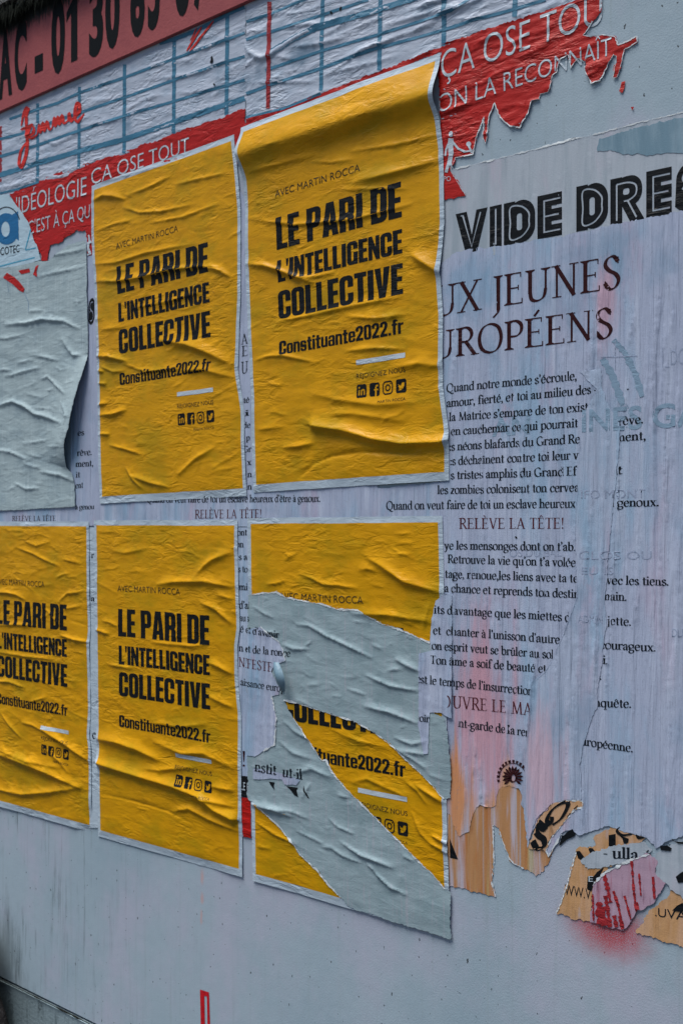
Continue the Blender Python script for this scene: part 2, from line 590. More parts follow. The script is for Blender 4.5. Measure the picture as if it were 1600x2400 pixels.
n.bump(n.noise((260, 260, 260), 4, .65), .0005)
n.bump(n.noise((30, 30, 20), 3, .5), .0008)
m_wall = n.m
n = N('dirty_shaded_plinth_paint', .6, .3).base(lin((142, 162, 172)))
n.mix(lin((70, 88, 96)), n.ramp(n.noise((40, 40, 4), 5, .7), .48, .70), amt=.75)
n.mix(lin((22, 30, 30)), n.ramp(n.noise((12, 12, 9), 5, .7, off=(2, 0, 0)), .58, .70), amt=.8)
n.mix(lin((40, 50, 50)), n.ramp(n.math('MULTIPLY', n.axis(0), -1.0), 2.55, 3.1), amt=.7)  # shadow at the left end, painted into the colour over the dirt
n.bump(n.noise((120, 120, 120), 4, .65), .002)
m_plinth = n.m
n = N('faded_red_board', .55, .35).base(lin((162, 82, 84)))
n.mix(lin((146, 70, 76)), n.ramp(n.noise((6, 6, 9), 5, .65), .4, .7), amt=.7)
n.mix(lin((182, 116, 126)), n.ramp(n.noise((160, 160, 60), 4, .7), .62, .75), amt=.5)
n.mix(lin((120, 58, 66)), n.ramp(n.noise((330, 330, 330), 2, .7), .5, .8), amt=.5)
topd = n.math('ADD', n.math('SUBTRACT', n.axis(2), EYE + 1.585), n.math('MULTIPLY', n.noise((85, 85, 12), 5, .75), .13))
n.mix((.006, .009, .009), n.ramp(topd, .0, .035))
n.bump(n.noise((120, 120, 120), 4, .65), .0012)
m_sign = n.m
n = N('weathered_concrete', .9, .2).base((.20, .21, .215))
n.mix((.012, .016, .014), n.ramp(n.noise((30, 30, 30), 6, .75), .42, .58), amt=.95)
n.mix((.30, .31, .31), n.ramp(n.noise((14, 14, 14), 5, .7, off=(6, 0, 0)), .55, .7), amt=.8)
n.bump(n.noise((60, 60, 60), 6, .7), .012)
m_conc = n.m
n = N('black_moss', 1.0, .1).base((.008, .011, .009))
n.mix((.03, .036, .028), n.ramp(n.noise((120, 120, 120), 4, .7), .5, .7))
m_moss = n.m
n = N('dark_stone', .85, .25).base((.045, .04, .042))
n.mix((.13, .12, .125), n.ramp(n.noise((70, 70, 70), 6, .75), .5, .68), amt=.9)
n.mix((.012, .012, .012), n.ramp(n.noise((14, 14, 14), 4, .6), .5, .65), amt=.8)
n.bump(n.noise((60, 60, 60), 6, .75), .01)
m_stone = n.m
n = N('asphalt', .9, .2).base((.05, .05, .052))
n.mix((.09, .09, .09), n.ramp(n.noise((90, 90, 90), 4, .7), .5, .7))
n.bump(n.noise((120, 120, 120), 4, .7), .006)
m_ground = n.m
n = N('red_stencil_paint', .5, .35).base(lin((196, 18, 34)))
n.mix(lin((150, 14, 28)), n.ramp(n.noise((60, 60, 60), 4, .7), .5, .7))
n.bump(n.noise((260, 260, 260), 4, .65), .0009)
m_stencil = n.m
n = N('dark_joint', .9, .1).base((.012, .014, .013))
n.mix((.03, .034, .03), n.ramp(n.noise((90, 90, 90), 4, .7), .5, .7))
m_joint = n.m
n = N('black_sign_lettering', .6, .08).base((.007, .009, .011))
n.mix((.018, .022, .026), n.ramp(n.noise((90, 90, 60), 5, .75), .6, .75))
n.bump(n.noise((160, 160, 160), 4, .65), .0008)
m_signink = n.m

# ------------------------------------------------------------------ alphabets (drawn here, no font files)
def rect(x0, y0, x1, y1): return [(x0, y0), (x1, y0), (x1, y1), (x0, y1)]
def rr(x0, y0, x1, y1, r, k=5):
    o = []
    for cx, cy, a in ((x1 - r, y0 + r, -90), (x1 - r, y1 - r, 0), (x0 + r, y1 - r, 90), (x0 + r, y0 + r, 180)):
        for i in range(k + 1):
            t = math.radians(a + 90 * i / k)
            o.append((cx + r * math.cos(t), cy + r * math.sin(t)))
    return o
def ring(cx, cy, rx, ry, n=20): return [(cx + rx * math.cos(2 * math.pi * i / n), cy + ry * math.sin(2 * math.pi * i / n)) for i in range(n)]
def spline(p, n=6, closed=False):
    p = [np.array(q, float) for q in p]
    m = len(p)
    o = []
    for i in range(m if closed else m - 1):
        if closed: a, b, c, d = p[i - 1], p[i], p[(i + 1) % m], p[(i + 2) % m]
        else: a, b, c, d = p[max(i - 1, 0)], p[i], p[i + 1], p[min(i + 2, m - 1)]
        for k in range(n):
            t = k / n
            o.append(tuple(.5 * (2 * b + (c - a) * t + (2 * a - 5 * b + 4 * c - d) * t * t + (3 * b - a - 3 * c + d) * t ** 3)))
    if not closed: o.append(tuple(p[-1]))
    return o
def stroke(path, width, closed=False):
    """quads along a path; width a number or a function of (direction angle, position 0..1)"""
    p = [np.array(q, float) for q in path]
    m = len(p)
    L, R = [], []
    for i in range(m):
        if closed: d = p[(i + 1) % m] - p[i - 1]
        else: d = p[min(i + 1, m - 1)] - p[max(i - 1, 0)]
        d = d / (np.linalg.norm(d) + 1e-9)
        w = width(math.atan2(d[1], d[0]), i / max(1, m - 1)) if callable(width) else width
        nn = np.array([-d[1], d[0]]) * w / 2
        L.append(p[i] + nn)
        R.append(p[i] - nn)
    q = []
    for i in range(m if closed else m - 1):
        j = (i + 1) % m
        q.append([L[i], L[j], R[j], R[i]])
    return q

IMP = {}
_o = rr(0, 0, .46, 1, .17); _c = rr(.185, .15, .275, .85, .044)
IMP['A'] = (.5, [[(0, 0), (.13, 1), (.37, 1), (.5, 0), (.31, 0), (.29, .18), (.21, .18), (.19, 0)]], [[(.222, .32), (.278, .32), (.25, .74)]])
IMP['C'] = (.46, [_o], [_c, rect(.25, .4, .5, .6)])
IMP['D'] = (.46, [rect(0, 0, .25, 1), rr(.05, 0, .46, 1, .17)], [_c])
IMP['E'] = (.37, [rect(0, 0, .19, 1), rect(0, 0, .37, .16), rect(0, .43, .345, .58), rect(0, .84, .37, 1)], [])
IMP['G'] = (.46, [_o, rect(.24, .38, .46, .5), rect(.34, 0, .46, .5)], [rr(.185, .15, .275, .85, .044)[:12] + [(.185, .85), (.185, .15)], rect(.25, .52, .5, .66)])
IMP['I'] = (.19, [rect(0, 0, .19, 1)], [])
IMP['L'] = (.36, [rect(0, 0, .19, 1), rect(0, 0, .36, .16)], [])
IMP['N'] = (.46, [rect(0, 0, .16, 1), rect(.3, 0, .46, 1), [(0, 1), (.16, 1), (.46, 0), (.3, 0)]], [])
IMP['O'] = (.46, [_o], [_c])
IMP['P'] = (.45, [rect(0, 0, .19, 1), rr(.03, .38, .45, 1, .15)], [rr(.185, .53, .27, .86, .03)])
IMP['R'] = (.47, [rect(0, 0, .19, 1), rr(.03, .4, .45, 1, .15), [(.2, .42), (.27, .38), (.275, 0), (.47, 0), (.455, .38), (.38, .5), (.2, .5)]], [rr(.185, .55, .265, .86, .03)])
IMP['T'] = (.4, [rect(0, .84, .4, 1), rect(.105, 0, .295, 1)], [])
IMP['V'] = (.48, [[(0, 1), (.19, 1), (.24, .33), (.29, 1), (.48, 1), (.345, 0), (.135, 0)]], [])
IMP["'"] = (.13, [[(0, 1), (.13, 1), (.1, .66), (.03, .66)]], [])
IMP['o'] = (.4, [rr(0, 0, .4, .74, .14)], [rr(.15, .12, .25, .62, .045)])
IMP['n'] = (.4, [rect(0, 0, .155, .74), rect(.25, 0, .4, .6), rr(.06, .4, .4, .74, .13)], [rect(.155, -.1, .25, .61)])
IMP['u'] = (.4, [rect(0, .14, .15, .74), rect(.245, 0, .4, .74), rr(0, 0, .34, .34, .13)], [rect(.15, .13, .245, .9)])
IMP['s'] = (.38, [rr(0, 0, .38, .74, .13)], [rect(.145, .45, .24, .62), rect(.2, .45, .5, .52), rect(.145, .12, .24, .28), rect(-.1, .21, .2, .28)])
IMP['t'] = (.3, [rect(.06, 0, .22, .94), rect(0, .61, .3, .74), rect(.1, 0, .3, .13)], [])
IMP['i'] = (.16, [rect(0, 0, .16, .74), rect(0, .85, .16, 1)], [])
IMP['a'] = (.4, [rect(.245, 0, .4, .6), rr(.02, .4, .4, .74, .13), rr(0, 0, .34, .44, .12)], [rect(.145, .11, .245, .34), rect(.15, .44, .245, .62), rect(-.1, .43, .16, .52)])
IMP['e'] = (.4, [rr(0, 0, .4, .74, .14)], [rect(.15, .44, .25, .62), rect(.15, .12, .25, .33), rect(.22, .24, .5, .33)])
IMP['r'] = (.3, [rect(0, 0, .155, .74), [(.1, .5), (.2, .58), (.3, .59), (.3, .75), (.2, .72), (.1, .6)]], [])
IMP['f'] = (.3, [rect(.06, 0, .215, .9), rr(.06, .6, .34, 1, .13), rect(0, .61, .3, .73)], [rect(.215, .73, .5, .87), rect(.3, .5, .5, .9), rect(.215, .5, .5, .61)])
IMP['2'] = (.42, [[(0, .66), (0, .84), (.06, .95), (.15, 1), (.28, 1), (.37, .95), (.42, .84), (.42, .66), (.37, .5), (.2, .17), (.41, .17), (.41, 0), (0, 0), (0, .14), (.2, .5), (.26, .68), (.26, .82), (.21, .87), (.155, .82), (.155, .66)]], [])
IMP['0'] = (.42, [rr(0, 0, .42, 1, .16)], [rr(.16, .14, .26, .86, .045)])
IMP['.'] = (.16, [rect(0, 0, .16, .16)], [])

INL = {}
INL['V'] = (.88, [[(0, 1), (.31, 1), (.45, .42), (.58, 1), (.88, 1), (.6, 0), (.28, 0)]], stroke([(.14, .93), (.2, .93), (.445, .13), (.69, .93)], .045))
INL['I'] = (.32, [rect(0, 0, .32, 1)], stroke([(.16, .07), (.16, .93)], .045))
INL['D'] = (.82, [rect(0, 0, .3, 1), rr(.1, 0, .82, 1, .36, 8)], [rr(.34, .3, .48, .7, .06)] + stroke(spline([(.17, .13), (.17, .5), (.17, .87), (.45, .86), (.65, .68), (.66, .5), (.65, .32), (.45, .14)], 5, True), .042, True))
INL['E'] = (.62, [rect(0, 0, .62, 1)], [rect(.36, .28, .9, .36), rect(.36, .64, .9, .72)] + stroke([(.58, .86), (.17, .86)], .042) + stroke([(.17, .88), (.17, .12)], .042) + stroke([(.17, .14), (.58, .14)], .042) + stroke([(.17, .5), (.54, .5)], .042))
INL['R'] = (.84, [rect(0, 0, .3, 1), rr(.1, .34, .8, 1, .3, 8), [(.3, .45), (.62, .4), (.86, 0), (.5, 0), (.3, .36)]], [rr(.32, .6, .48, .74, .05)] + stroke([(.16, .07), (.16, .87)], .042) + stroke(spline([(.16, .86), (.45, .86), (.64, .77), (.64, .58), (.48, .48), (.34, .47)], 5), .042) + stroke([(.44, .46), (.66, .07)], .042))
_s = spline([(.6, .78), (.5, .86), (.3, .84), (.2, .7), (.3, .57), (.5, .46), (.58, .3), (.46, .16), (.26, .14), (.12, .24)], 5)
INL['S'] = (.74, stroke(_s, .3), stroke(_s[4:-4], .042))

def nib(th, tn):
    return lambda a, t: tn + (th - tn) * abs(math.sin(a - .5)) ** 1.4
SER = {}
def _ser(th, tn, xh):
    nb = nib(th, tn)
    def st(x, y0, y1, top=1, bot=1, w=None):
        w = w or th
        g = [rect(x - w / 2, y0, x + w / 2, y1)]
        s = .10 + th * .35
        if bot: g.append([(x - s, y0), (x + s, y0), (x + s, y0 + tn * .7), (x + w / 2, y0 + tn * 1.9), (x - w / 2, y0 + tn * 1.9), (x - s, y0 + tn * .7)])
        if top == 1: g.append([(x - s, y1), (x + s, y1), (x + s, y1 - tn * .7), (x + w / 2, y1 - tn * 1.9), (x - w / 2, y1 - tn * 1.9), (x - s, y1 - tn * .7)])
        if top == 2: g.append([(x - s, y1 - tn * 1.3), (x + w / 2, y1 + tn * .3), (x + w / 2, y1 - tn * 2), (x - w / 2, y1 - tn * 2)])
        return g
    cv = lambda pts, closed=False: stroke(spline(pts, 5, closed), nb, closed)
    ln = lambda a, b, w=None: stroke([a, b], w if w else nb)
    sf = lambda x, y, d=1: [rect(x - .13, min(y, y + d * tn * .8), x + .13, max(y, y + d * tn * .8))]
    bl = lambda x, y: [ring(x, y, th * .55, th * .55, 10)]
    G = {}
    X = xh
    # lower case
    bowl = lambda x, w: cv([(x, X * .75), (x + w * .45, X * .97), (x + w * .85, X * .85), (x + w, X * .5), (x + w * .85, X * .12), (x + w * .45, .0), (x, X * .14)])
    lbowl = lambda x, w: cv([(x, X * .8), (x - w * .45, X * .98), (x - w * .85, X * .85), (x - w, X * .47), (x - w * .82, X * .1), (x - w * .4, .0), (x, X * .18)])
    arch = lambda x, w: cv([(x, X * .68), (x + w * .4, X * .94), (x + w * .8, X * .92), (x + w, X * .7)]) + st(x + w, 0, X * .74, 0, 1)
    G['a'] = (.5, cv([(.08, X * .76), (.2, X * .97), (.33, X * .9), (.36, X * .65)]) + st(.36, X * .12, X * .72, 0, 0) + cv([(.36, X * .16), (.4, .02), (.5, .05)]) + cv([(.36, X * .6), (.16, X * .46), (.09, X * .22), (.18, .02), (.3, X * .12), (.36, X * .22)]) + bl(.1, X * .76))
    G['b'] = (.56, st(.13, 0.02, 1.06, 2, 0) + bowl(.13, .36))
    G['c'] = (.48, cv([(.43, X * .74), (.34, X * .98), (.18, X * .88), (.08, X * .48), (.18, X * .08), (.3, 0), (.45, X * .2)]) + bl(.41, X * .76))
    G['d'] = (.58, st(.45, 0, 1.06, 2, 1) + lbowl(.45, .37))
    G['e'] = (.5, ln((.09, X * .56), (.43, X * .56), tn * 1.1) + cv([(.43, X * .56), (.39, X * .88), (.27, X * .99), (.13, X * .86), (.07, X * .48), (.15, X * .1), (.29, 0), (.45, X * .2)]))
    G['f'] = (.36, st(.17, 0, .84, 0, 1) + cv([(.17, .8), (.2, .98), (.3, 1.05), (.42, .98)]) + [rect(.03, X * .92, .36, X)] + bl(.4, .97))
    G['g'] = (.52, cv([(.24, X * .98), (.08, X * .85), (.08, X * .5), (.24, X * .36), (.4, X * .5), (.4, X * .85)], True) + cv([(.14, X * .4), (.08, X * .2), (.2, X * .06), (.4, X * .02), (.45, -.14), (.34, -.3), (.14, -.3), (.05, -.17), (.16, X * .02)]) + ln((.38, X * .9), (.52, X), tn * 1.5))
    G['h'] = (.58, st(.13, 0, 1.06, 2, 1) + arch(.13, .32))
    G['i'] = (.28, st(.14, 0, X, 2, 1) + bl(.14, X + .24))
    G['ı'] = (.28, st(.14, 0, X, 2, 1))
    G['j'] = (.28, st(.15, -.1, X, 2, 0) + cv([(.15, 0), (.13, -.22), (.0, -.32)]) + bl(.15, X + .24))
    G['l'] = (.28, st(.14, 0, 1.06, 2, 1))
    G['m'] = (.87, st(.13, 0, X, 2, 1) + arch(.13, .3) + arch(.43, .3))
    G['n'] = (.58, st(.13, 0, X, 2, 1) + arch(.13, .32))
    G['o'] = (.54, cv([(.27, X), (.1, X * .83), (.07, X * .48), (.12, X * .14), (.27, 0), (.44, X * .15), (.48, X * .5), (.43, X * .86)], True))
    G['p'] = (.57, st(.14, -.34, X, 2, 1) + bowl(.14, .37))
    G['q'] = (.57, st(.45, -.34, X, 0, 1) + lbowl(.45, .38))
    G['r'] = (.42, st(.13, 0, X, 2, 1) + cv([(.13, X * .62), (.22, X * .92), (.37, X * .96)]) + bl(.37, X * .9))
    G['s'] = (.42, cv([(.35, X * .78), (.24, X * .98), (.1, X * .86), (.12, X * .62), (.27, X * .46), (.37, X * .28), (.32, X * .06), (.18, 0), (.06, X * .22)]))
    G['t'] = (.36, st(.17, X * .2, X * 1.3, 0, 0) + cv([(.17, X * .25), (.2, .02), (.36, .08)]) + [rect(.03, X * .92, .35, X)])
    G['u'] = (.58, st(.13, X * .3, X, 2, 0) + cv([(.13, X * .4), (.15, X * .08), (.27, .0), (.44, X * .2)]) + st(.45, 0, X, 2, 1))
    G['v'] = (.52, ln((.1, X), (.27, 0), th) + ln((.27, 0), (.44, X), tn * 1.3) + sf(.1, X, -1) + sf(.44, X, -1))
    G['x'] = (.52, ln((.09, X), (.43, 0), th) + ln((.08, 0), (.44, X), tn * 1.2) + sf(.1, X, -1) + sf(.42, X, -1) + sf(.1, 0) + sf(.43, 0))
    G['y'] = (.52, ln((.1, X), (.27, 0), th) + cv([(.44, X), (.27, 0), (.16, -.28), (.04, -.28)]) + sf(.1, X, -1) + sf(.44, X, -1))
    G['z'] = (.46, ln((.06, X - .03), (.4, X - .03), tn * 1.5) + ln((.4, X), (.06, 0), th) + ln((.06, .03), (.41, .03), tn * 1.5))
    # capitals
    G['A'] = (.72, ln((.1, 0), (.36, 1), tn * 1.4) + ln((.35, 1), (.62, 0), th) + [rect(.18, .3, .52, .3 + tn)] + sf(.1, 0) + sf(.62, 0))
    G['C'] = (.7, cv([(.62, .82), (.45, .99), (.24, .94), (.09, .7), (.08, .32), (.24, .06), (.45, .0), (.62, .16)]))
    G['D'] = (.74, st(.14, 0, 1) + cv([(.14, 1 - tn / 2), (.4, .96), (.6, .8), (.66, .5), (.6, .2), (.4, .04), (.14, tn / 2)]))
    G['E'] = (.58, st(.14, 0, 1) + [rect(.14, 1 - tn, .5, 1), rect(.14, .5, .42, .5 + tn), rect(.14, 0, .54, tn), rect(.47, .84, .5, 1), rect(.51, 0, .54, .17), rect(.4, .44, .43, .6)])
    G['F'] = (.54, st(.14, 0, 1) + [rect(.14, 1 - tn, .5, 1), rect(.14, .48, .42, .48 + tn), rect(.47, .83, .5, 1)])
    G['G'] = (.76, cv([(.62, .82), (.45, .99), (.24, .94), (.09, .7), (.09, .32), (.24, .06), (.45, .0), (.62, .1)]) + st(.63, .05, .42, 1, 0))
    G['I'] = (.3, st(.15, 0, 1))
    G['J'] = (.32, st(.17, -.1, 1, 1, 0) + cv([(.17, .1), (.16, -.15), (.02, -.32)]))
    G['L'] = (.54, st(.14, 0, 1) + [rect(.14, 0, .5, tn), rect(.47, 0, .5, .18)])
    G['M'] = (.9, ln((.13, 0), (.18, 1), tn * 1.5) + ln((.17, 1), (.45, .02), th) + ln((.45, .02), (.72, 1), tn * 1.4) + ln((.71, 1), (.77, 0), th) + sf(.13, 0) + sf(.78, 0))
    G['N'] = (.78, ln((.15, 0), (.15, 1), tn * 1.5) + ln((.12, 1), (.64, 0), th) + ln((.63, 0), (.63, 1), tn * 1.5) + sf(.15, 0) + sf(.12, 1, -1) + sf(.63, 1, -1))
    G['O'] = (.8, cv([(.4, 1), (.16, .87), (.07, .52), (.15, .15), (.4, 0), (.64, .13), (.73, .5), (.64, .86)], True))
    G['Q'] = (.8, G['O'][1] + cv([(.38, .02), (.55, -.18), (.8, -.2)]))
    G['P'] = (.58, st(.14, 0, 1) + cv([(.14, 1 - tn / 2), (.36, .98), (.5, .84), (.5, .62), (.38, .47), (.16, .46)]))
    G['R'] = (.64, st(.14, 0, 1) + cv([(.14, 1 - tn / 2), (.36, .98), (.48, .84), (.48, .65), (.36, .5), (.16, .5)]) + ln((.3, .52), (.6, 0), th) + sf(.6, 0))
    G['S'] = (.52, cv([(.42, .82), (.3, .99), (.14, .94), (.08, .76), (.18, .58), (.36, .44), (.44, .25), (.36, .05), (.2, 0), (.07, .2)]) + [rect(.4, .76, .44, .96), rect(.06, .05, .1, .26)])
    G['T'] = (.62, st(.31, 0, 1, 0, 1) + [rect(.04, 1 - tn, .58, 1), rect(.03, .82, .06, 1), rect(.56, .82, .59, 1)])
    G['U'] = (.74, st(.15, .25, 1, 1, 0) + cv([(.15, .36), (.19, .08), (.36, 0), (.54, .1), (.6, .36)]) + st(.6, .3, 1, 1, 0, tn * 1.5))
    G['V'] = (.7, ln((.1, 1), (.35, 0), th) + ln((.35, 0), (.6, 1), tn * 1.4) + sf(.1, 1, -1) + sf(.6, 1, -1))
    G['X'] = (.7, ln((.1, 1), (.6, 0), th) + ln((.09, 0), (.6, 1), tn * 1.4) + sf(.1, 1, -1) + sf(.6, 1, -1) + sf(.1, 0) + sf(.6, 0))
    G['.'] = (.22, bl(.1, th * .5)); G[','] = (.22, bl(.1, th * .5) + cv([(.12, .06), (.12, -.08), (.04, -.18)])); G["'"] = (.2, bl(.1, .95) + cv([(.12, .95), (.12, .84), (.05, .74)]))
    G['!'] = (.28, bl(.14, th * .5) + [[(.14 - th * .55, 1), (.14 + th * .55, 1), (.14 + tn * .5, .3), (.14 - tn * .5, .3)]]); G['-'] = (.32, [rect(.04, X * .42, .28, X * .42 + tn * 1.6)])
    G[':'] = (.2, bl(.1, th * .5) + bl(.1, X * .8))
    ac = lambda ch, x, y, k: (G[ch][0], G[ch][1] + ({'a': stroke([(x - .02, y), (x + .12, y + .2)], th * .6), 'g': stroke([(x + .02, y), (x - .12, y + .2)], th * .6), 'c': stroke([(x - .13, y), (x, y + .17)], th * .5) + stroke([(x, y + .17), (x + .13, y)], th * .5)}[k]))
    for k, (ch, x, y, t) in {'é': ('e', .25, X + .07, 'a'), 'è': ('e', .25, X + .07, 'g'), 'ê': ('e', .26, X + .08, 'c'), 'à': ('a', .24, X + .07, 'g'), 'â': ('a', .25, X + .08, 'c'), 'î': ('ı', .14, X + .08, 'c'),
                             'û': ('u', .29, X + .08, 'c'), 'É': ('E', .3, 1.06, 'a'), 'È': ('E', .3, 1.06, 'g'), 'Ê': ('E', .3, 1.06, 'c')}.items():
        G[k] = ac(ch, x, y, t)
    return {k: (w, p, []) for k, (w, p) in G.items()}
SER = _ser(.155, .05, .67)
TRA = _ser(.115, .04, .67)
_gc = {}
def glyph(font, fid, ch):
    if (fid, ch) not in _gc:
        w, p, m = font[ch]
        _gc[(fid, ch)] = (w,) + union(p, m)
    return _gc[(fid, ch)]

_bf = {}
def gill(s, off):
    """Blender's own built-in lettering, as triangles; cap height made 1"""
    if (s, off) not in _bf:
        cu = bpy.data.curves.new('tmp', 'FONT')
        cu.body, cu.offset, cu.resolution_u = s, off, 4
        ob = bpy.data.objects.new('tmp', cu)
        COL.objects.link(ob)
        bpy.context.view_layer.update()
        me = bpy.data.meshes.new_from_object(ob.evaluated_get(bpy.context.evaluated_depsgraph_get()))
        v = [(p.co.x, p.co.y) for p in me.vertices]
        f = [tuple(p.vertices) for p in me.polygons]
        bpy.data.objects.remove(ob); bpy.data.curves.remove(cu); bpy.data.meshes.remove(me)
        # weld
        key, ix, vv = {}, [], []
        for p in v:
            k = (round(p[0], 5), round(p[1], 5))
            if k not in key:
                key[k] = len(vv); vv.append(p)
            ix.append(key[k])
        f = [t for t in (tuple(dict.fromkeys(ix[i] for i in t)) for t in f) if len(t) > 2]
        x0, x1 = min(p[0] for p in vv), max(p[0] for p in vv)
        _bf[(s, off)] = (x0, x1, [(p[0], (p[1]) / .66) for p in vv], f)
    return _bf[(s, off)]

def compose(s, font, off=0.0, track=None):
    """-> width, verts, faces of a line of writing with cap height 1 starting at x = 0"""
    if font == 'gill':
        x0, x1, v, f = gill(s, off)
        return x1 - x0, [(x - x0, y) for x, y in v], f
    F = {'imp': IMP, 'inl': INL, 'ser': SER, 'tra': TRA}[font]
    gap = {'imp': .035, 'inl': .06, 'ser': .0, 'tra': .03}[font] if track is None else track
    sp = {'imp': .2, 'inl': .3, 'ser': .26, 'tra': .32}[font]
    x, V, T = 0, [], []
    for ch in s:
        if ch == ' ':
            x += sp
            continue
        w, v, f = glyph(F, font, ch)
        i = len(V)
        V += [(a + x, b) for a, b in v]
        T += [tuple(k + i for k in t) for t in f]
        x += w + gap
    return x - gap, V, T

def write(name, s, font, quad, mat, sheets, parent, grid=None, clip=(), off=0.0, lift=0.0004, track=None):
    """quad in photo pixels: baseline left, baseline right, cap right, cap left"""
    w, v, f = compose(s, font, off, track)
    H = hom([(0, 0), (w, 0), (w, 1), (0, 1)], quad)
    return lay(name, ap(H, v), f, mat, sheets, parent, grid, clip, lift)

def line(p0, p1, h0, h1=None):
    h1 = h0 if h1 is None else h1
    return [p0, p1, (p1[0], p1[1] - h1), (p0[0], p0[1] - h0)]

rng = random.Random(11)
FLAT = lambda h: {'rel': Relief(h), 'outline': None}

# ------------------------------------------------------------------ the setting: ground, wall, plinth, coping
def box(x0, x1, y0, y1, z0, z1, bev=.0, name='box'):
    bm = bmesh.new()
    bmesh.ops.create_cube(bm, size=1)
    for v in bm.verts:
        v.co = ((x0 + x1) / 2 + v.co.x * (x1 - x0), (y0 + y1) / 2 + v.co.y * (y1 - y0), (z0 + z1) / 2 + v.co.z * (z1 - z0))
    if bev:
        bmesh.ops.bevel(bm, geom=bm.edges[:], offset=bev, segments=2, affect='EDGES')
    me = bpy.data.meshes.new(name)
    bm.to_mesh(me)
    bm.free()
    return me

def solid(name, me, mat, parent=None):
    me.materials.append(mat)
    o = bpy.data.objects.new(name, me)
    COL.objects.link(o)
    if parent is not None:
        o.parent = parent
        o.matrix_parent_inverse = parent.matrix_world.inverted() if False else o.matrix_parent_inverse
        for v in me.vertices: v.co -= parent.location
    return o

XL, XR = -7.0, 3.5
ZJ = wall((120, 2350))[1]             # joint above the plinth
ZS = wall((250, 157))[1]              # lower edge of the sign
ZT = wall(Z1((175, 80))[0])[1]        # top of the sign
me = bpy.data.meshes.new('ground')
me.from_pydata([(-60, -60, 0), (60, -60, 0), (60, 40, 0), (-60, 40, 0)], [], [(0, 1, 2, 3)])
tag(solid('ground', me, m_ground), kind='structure')
w_ = solid('hoarding_wall', box(XL, XR, .0, .06, ZJ + .004, ZT - .004, 0, 'hoarding_wall'), m_wall)
tag(w_, 'white painted hoarding wall with black specks and drips under the posters', 'wall')
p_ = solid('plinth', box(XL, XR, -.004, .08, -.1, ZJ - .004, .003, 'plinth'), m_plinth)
tag(p_, 'dirty grey plinth along the foot of the white wall', 'plinth')
# dark joint with a ragged line of moss on it
J = []
for i in range(420):
    x = XL + (XR - XL) * i / 419
    J.append((x, fbm(np.array([x * 14.]), np.array([1.3]), 4)[0]))
co, fs = [], []
for i, (x, a) in enumerate(J):
    t = .0016 + max(0, a - .05) * .020
    co += [(x, -.006, ZJ + t * .6), (x, -.009, ZJ), (x, -.006, ZJ - t * 1.3)]
    if i:
        k = 3 * i
        fs += [(k - 3, k, k + 1, k - 2), (k - 2, k + 1, k + 2, k - 1)]
tag(put('joint_moss', co, fs, m_joint), 'black mossy joint line between the white wall and the plinth', 'moss', kind='stuff')
c_ = solid('coping', box(XL, XR, -.05, .16, ZT + .004, ZT + .22, .02, 'coping'), m_conc)
tag(c_, 'weathered grey concrete coping blackened by moss above the red sign', 'coping')

# moss hanging under the coping
bm = bmesh.new()
for i in range(2600):
    x = rng.uniform(-3.35, -1.6)
    z = ZT + rng.gauss(.0, .012)
    l = rng.uniform(.008, .04) * (1.5 if rng.random() < .15 else 1)
    y = -.014 - rng.random() * .035
    a = rng.uniform(-.006, .006)
    w = rng.uniform(.0015, .004)
    vs = [bm.verts.new(p) for p in ((x - w, y, z + .01), (x + w, y, z + .01), (x + a, y - .006, z - l))]
    bm.faces.new(vs)
me = bpy.data.meshes.new('moss')
bm.to_mesh(me); bm.free()
tag(solid('moss', me, m_moss), 'black moss hanging from the concrete coping over the red sign', 'moss', kind='stuff')

# ------------------------------------------------------------------ red phone sign
sign = thing('sign_board', Z1((700, 300))[0], 'faded red sign board with a black phone number under the coping', 'sign')
solid('board', box(XL + .5, wall((640, 0))[0] + 1.2, -.012, -.0005, ZS, ZT - .006, .002, 'board'), m_sign, sign)
S0 = FLAT(.0122)
def signquad(x0, x1, h0, h1):
    b = lambda x: 665 - .4645 * (x - 15)
    return Z1((x0, b(x0)), (x1, b(x1)), (x1, b(x1) - h1), (x0, b(x0) - h0))
for s, x0, x1, h0, h1 in (('V', -95, 12, 395, 395), ('A', 18, 108, 400, 400), ('C', 125, 208, 402, 402), ('-', 262, 318, 420, 420), ('0', 375, 468, 428, 428), ('1', 478, 552, 430, 432),
                          ('3', 632, 728, 440, 440), ('0', 742, 840, 445, 445), ('6', 912, 1010, 450, 450), ('5', 1032, 1112, 455, 455), ('6', 1218, 1315, 462, 462), ('7', 1340, 1430, 466, 466)):
    if s == '1':
        v, f = union([[(.42, 0), (1, 0), (1, 1), (.62, 1), (.0, .82), (.0, .66), (.42, .78)]])
        lay('lettering', ap(hom([(0, 0), (1, 0), (1, 1), (0, 1)], signquad(x0, x1, h0, h1)), v), f, m_signink, S0, sign, None)
        continue
    write('lettering', s, 'gill', signquad(x0, x1, h0, h1) if s != '-' else Z1((262, 592), (318, 566), (318, 150), (262, 176)), m_signink, S0, sign, None, off=.045, lift=.0006)

# ------------------------------------------------------------------ ruled posters (white sheet, blue lines, red banner)
def sheet(name, outline, step, rel, mat, parent, rough=0.0, seed=0, holes=()):
    v, f, loop = fill(outline, step, rng, rough, seed, holes)
    P = wall(v)
    o = put(name, place(P, rel(P)), f, mat, parent)
    return {'rel': rel, 'outline': wall(np.array(loop)), 'ob': o, 'loop': loop}

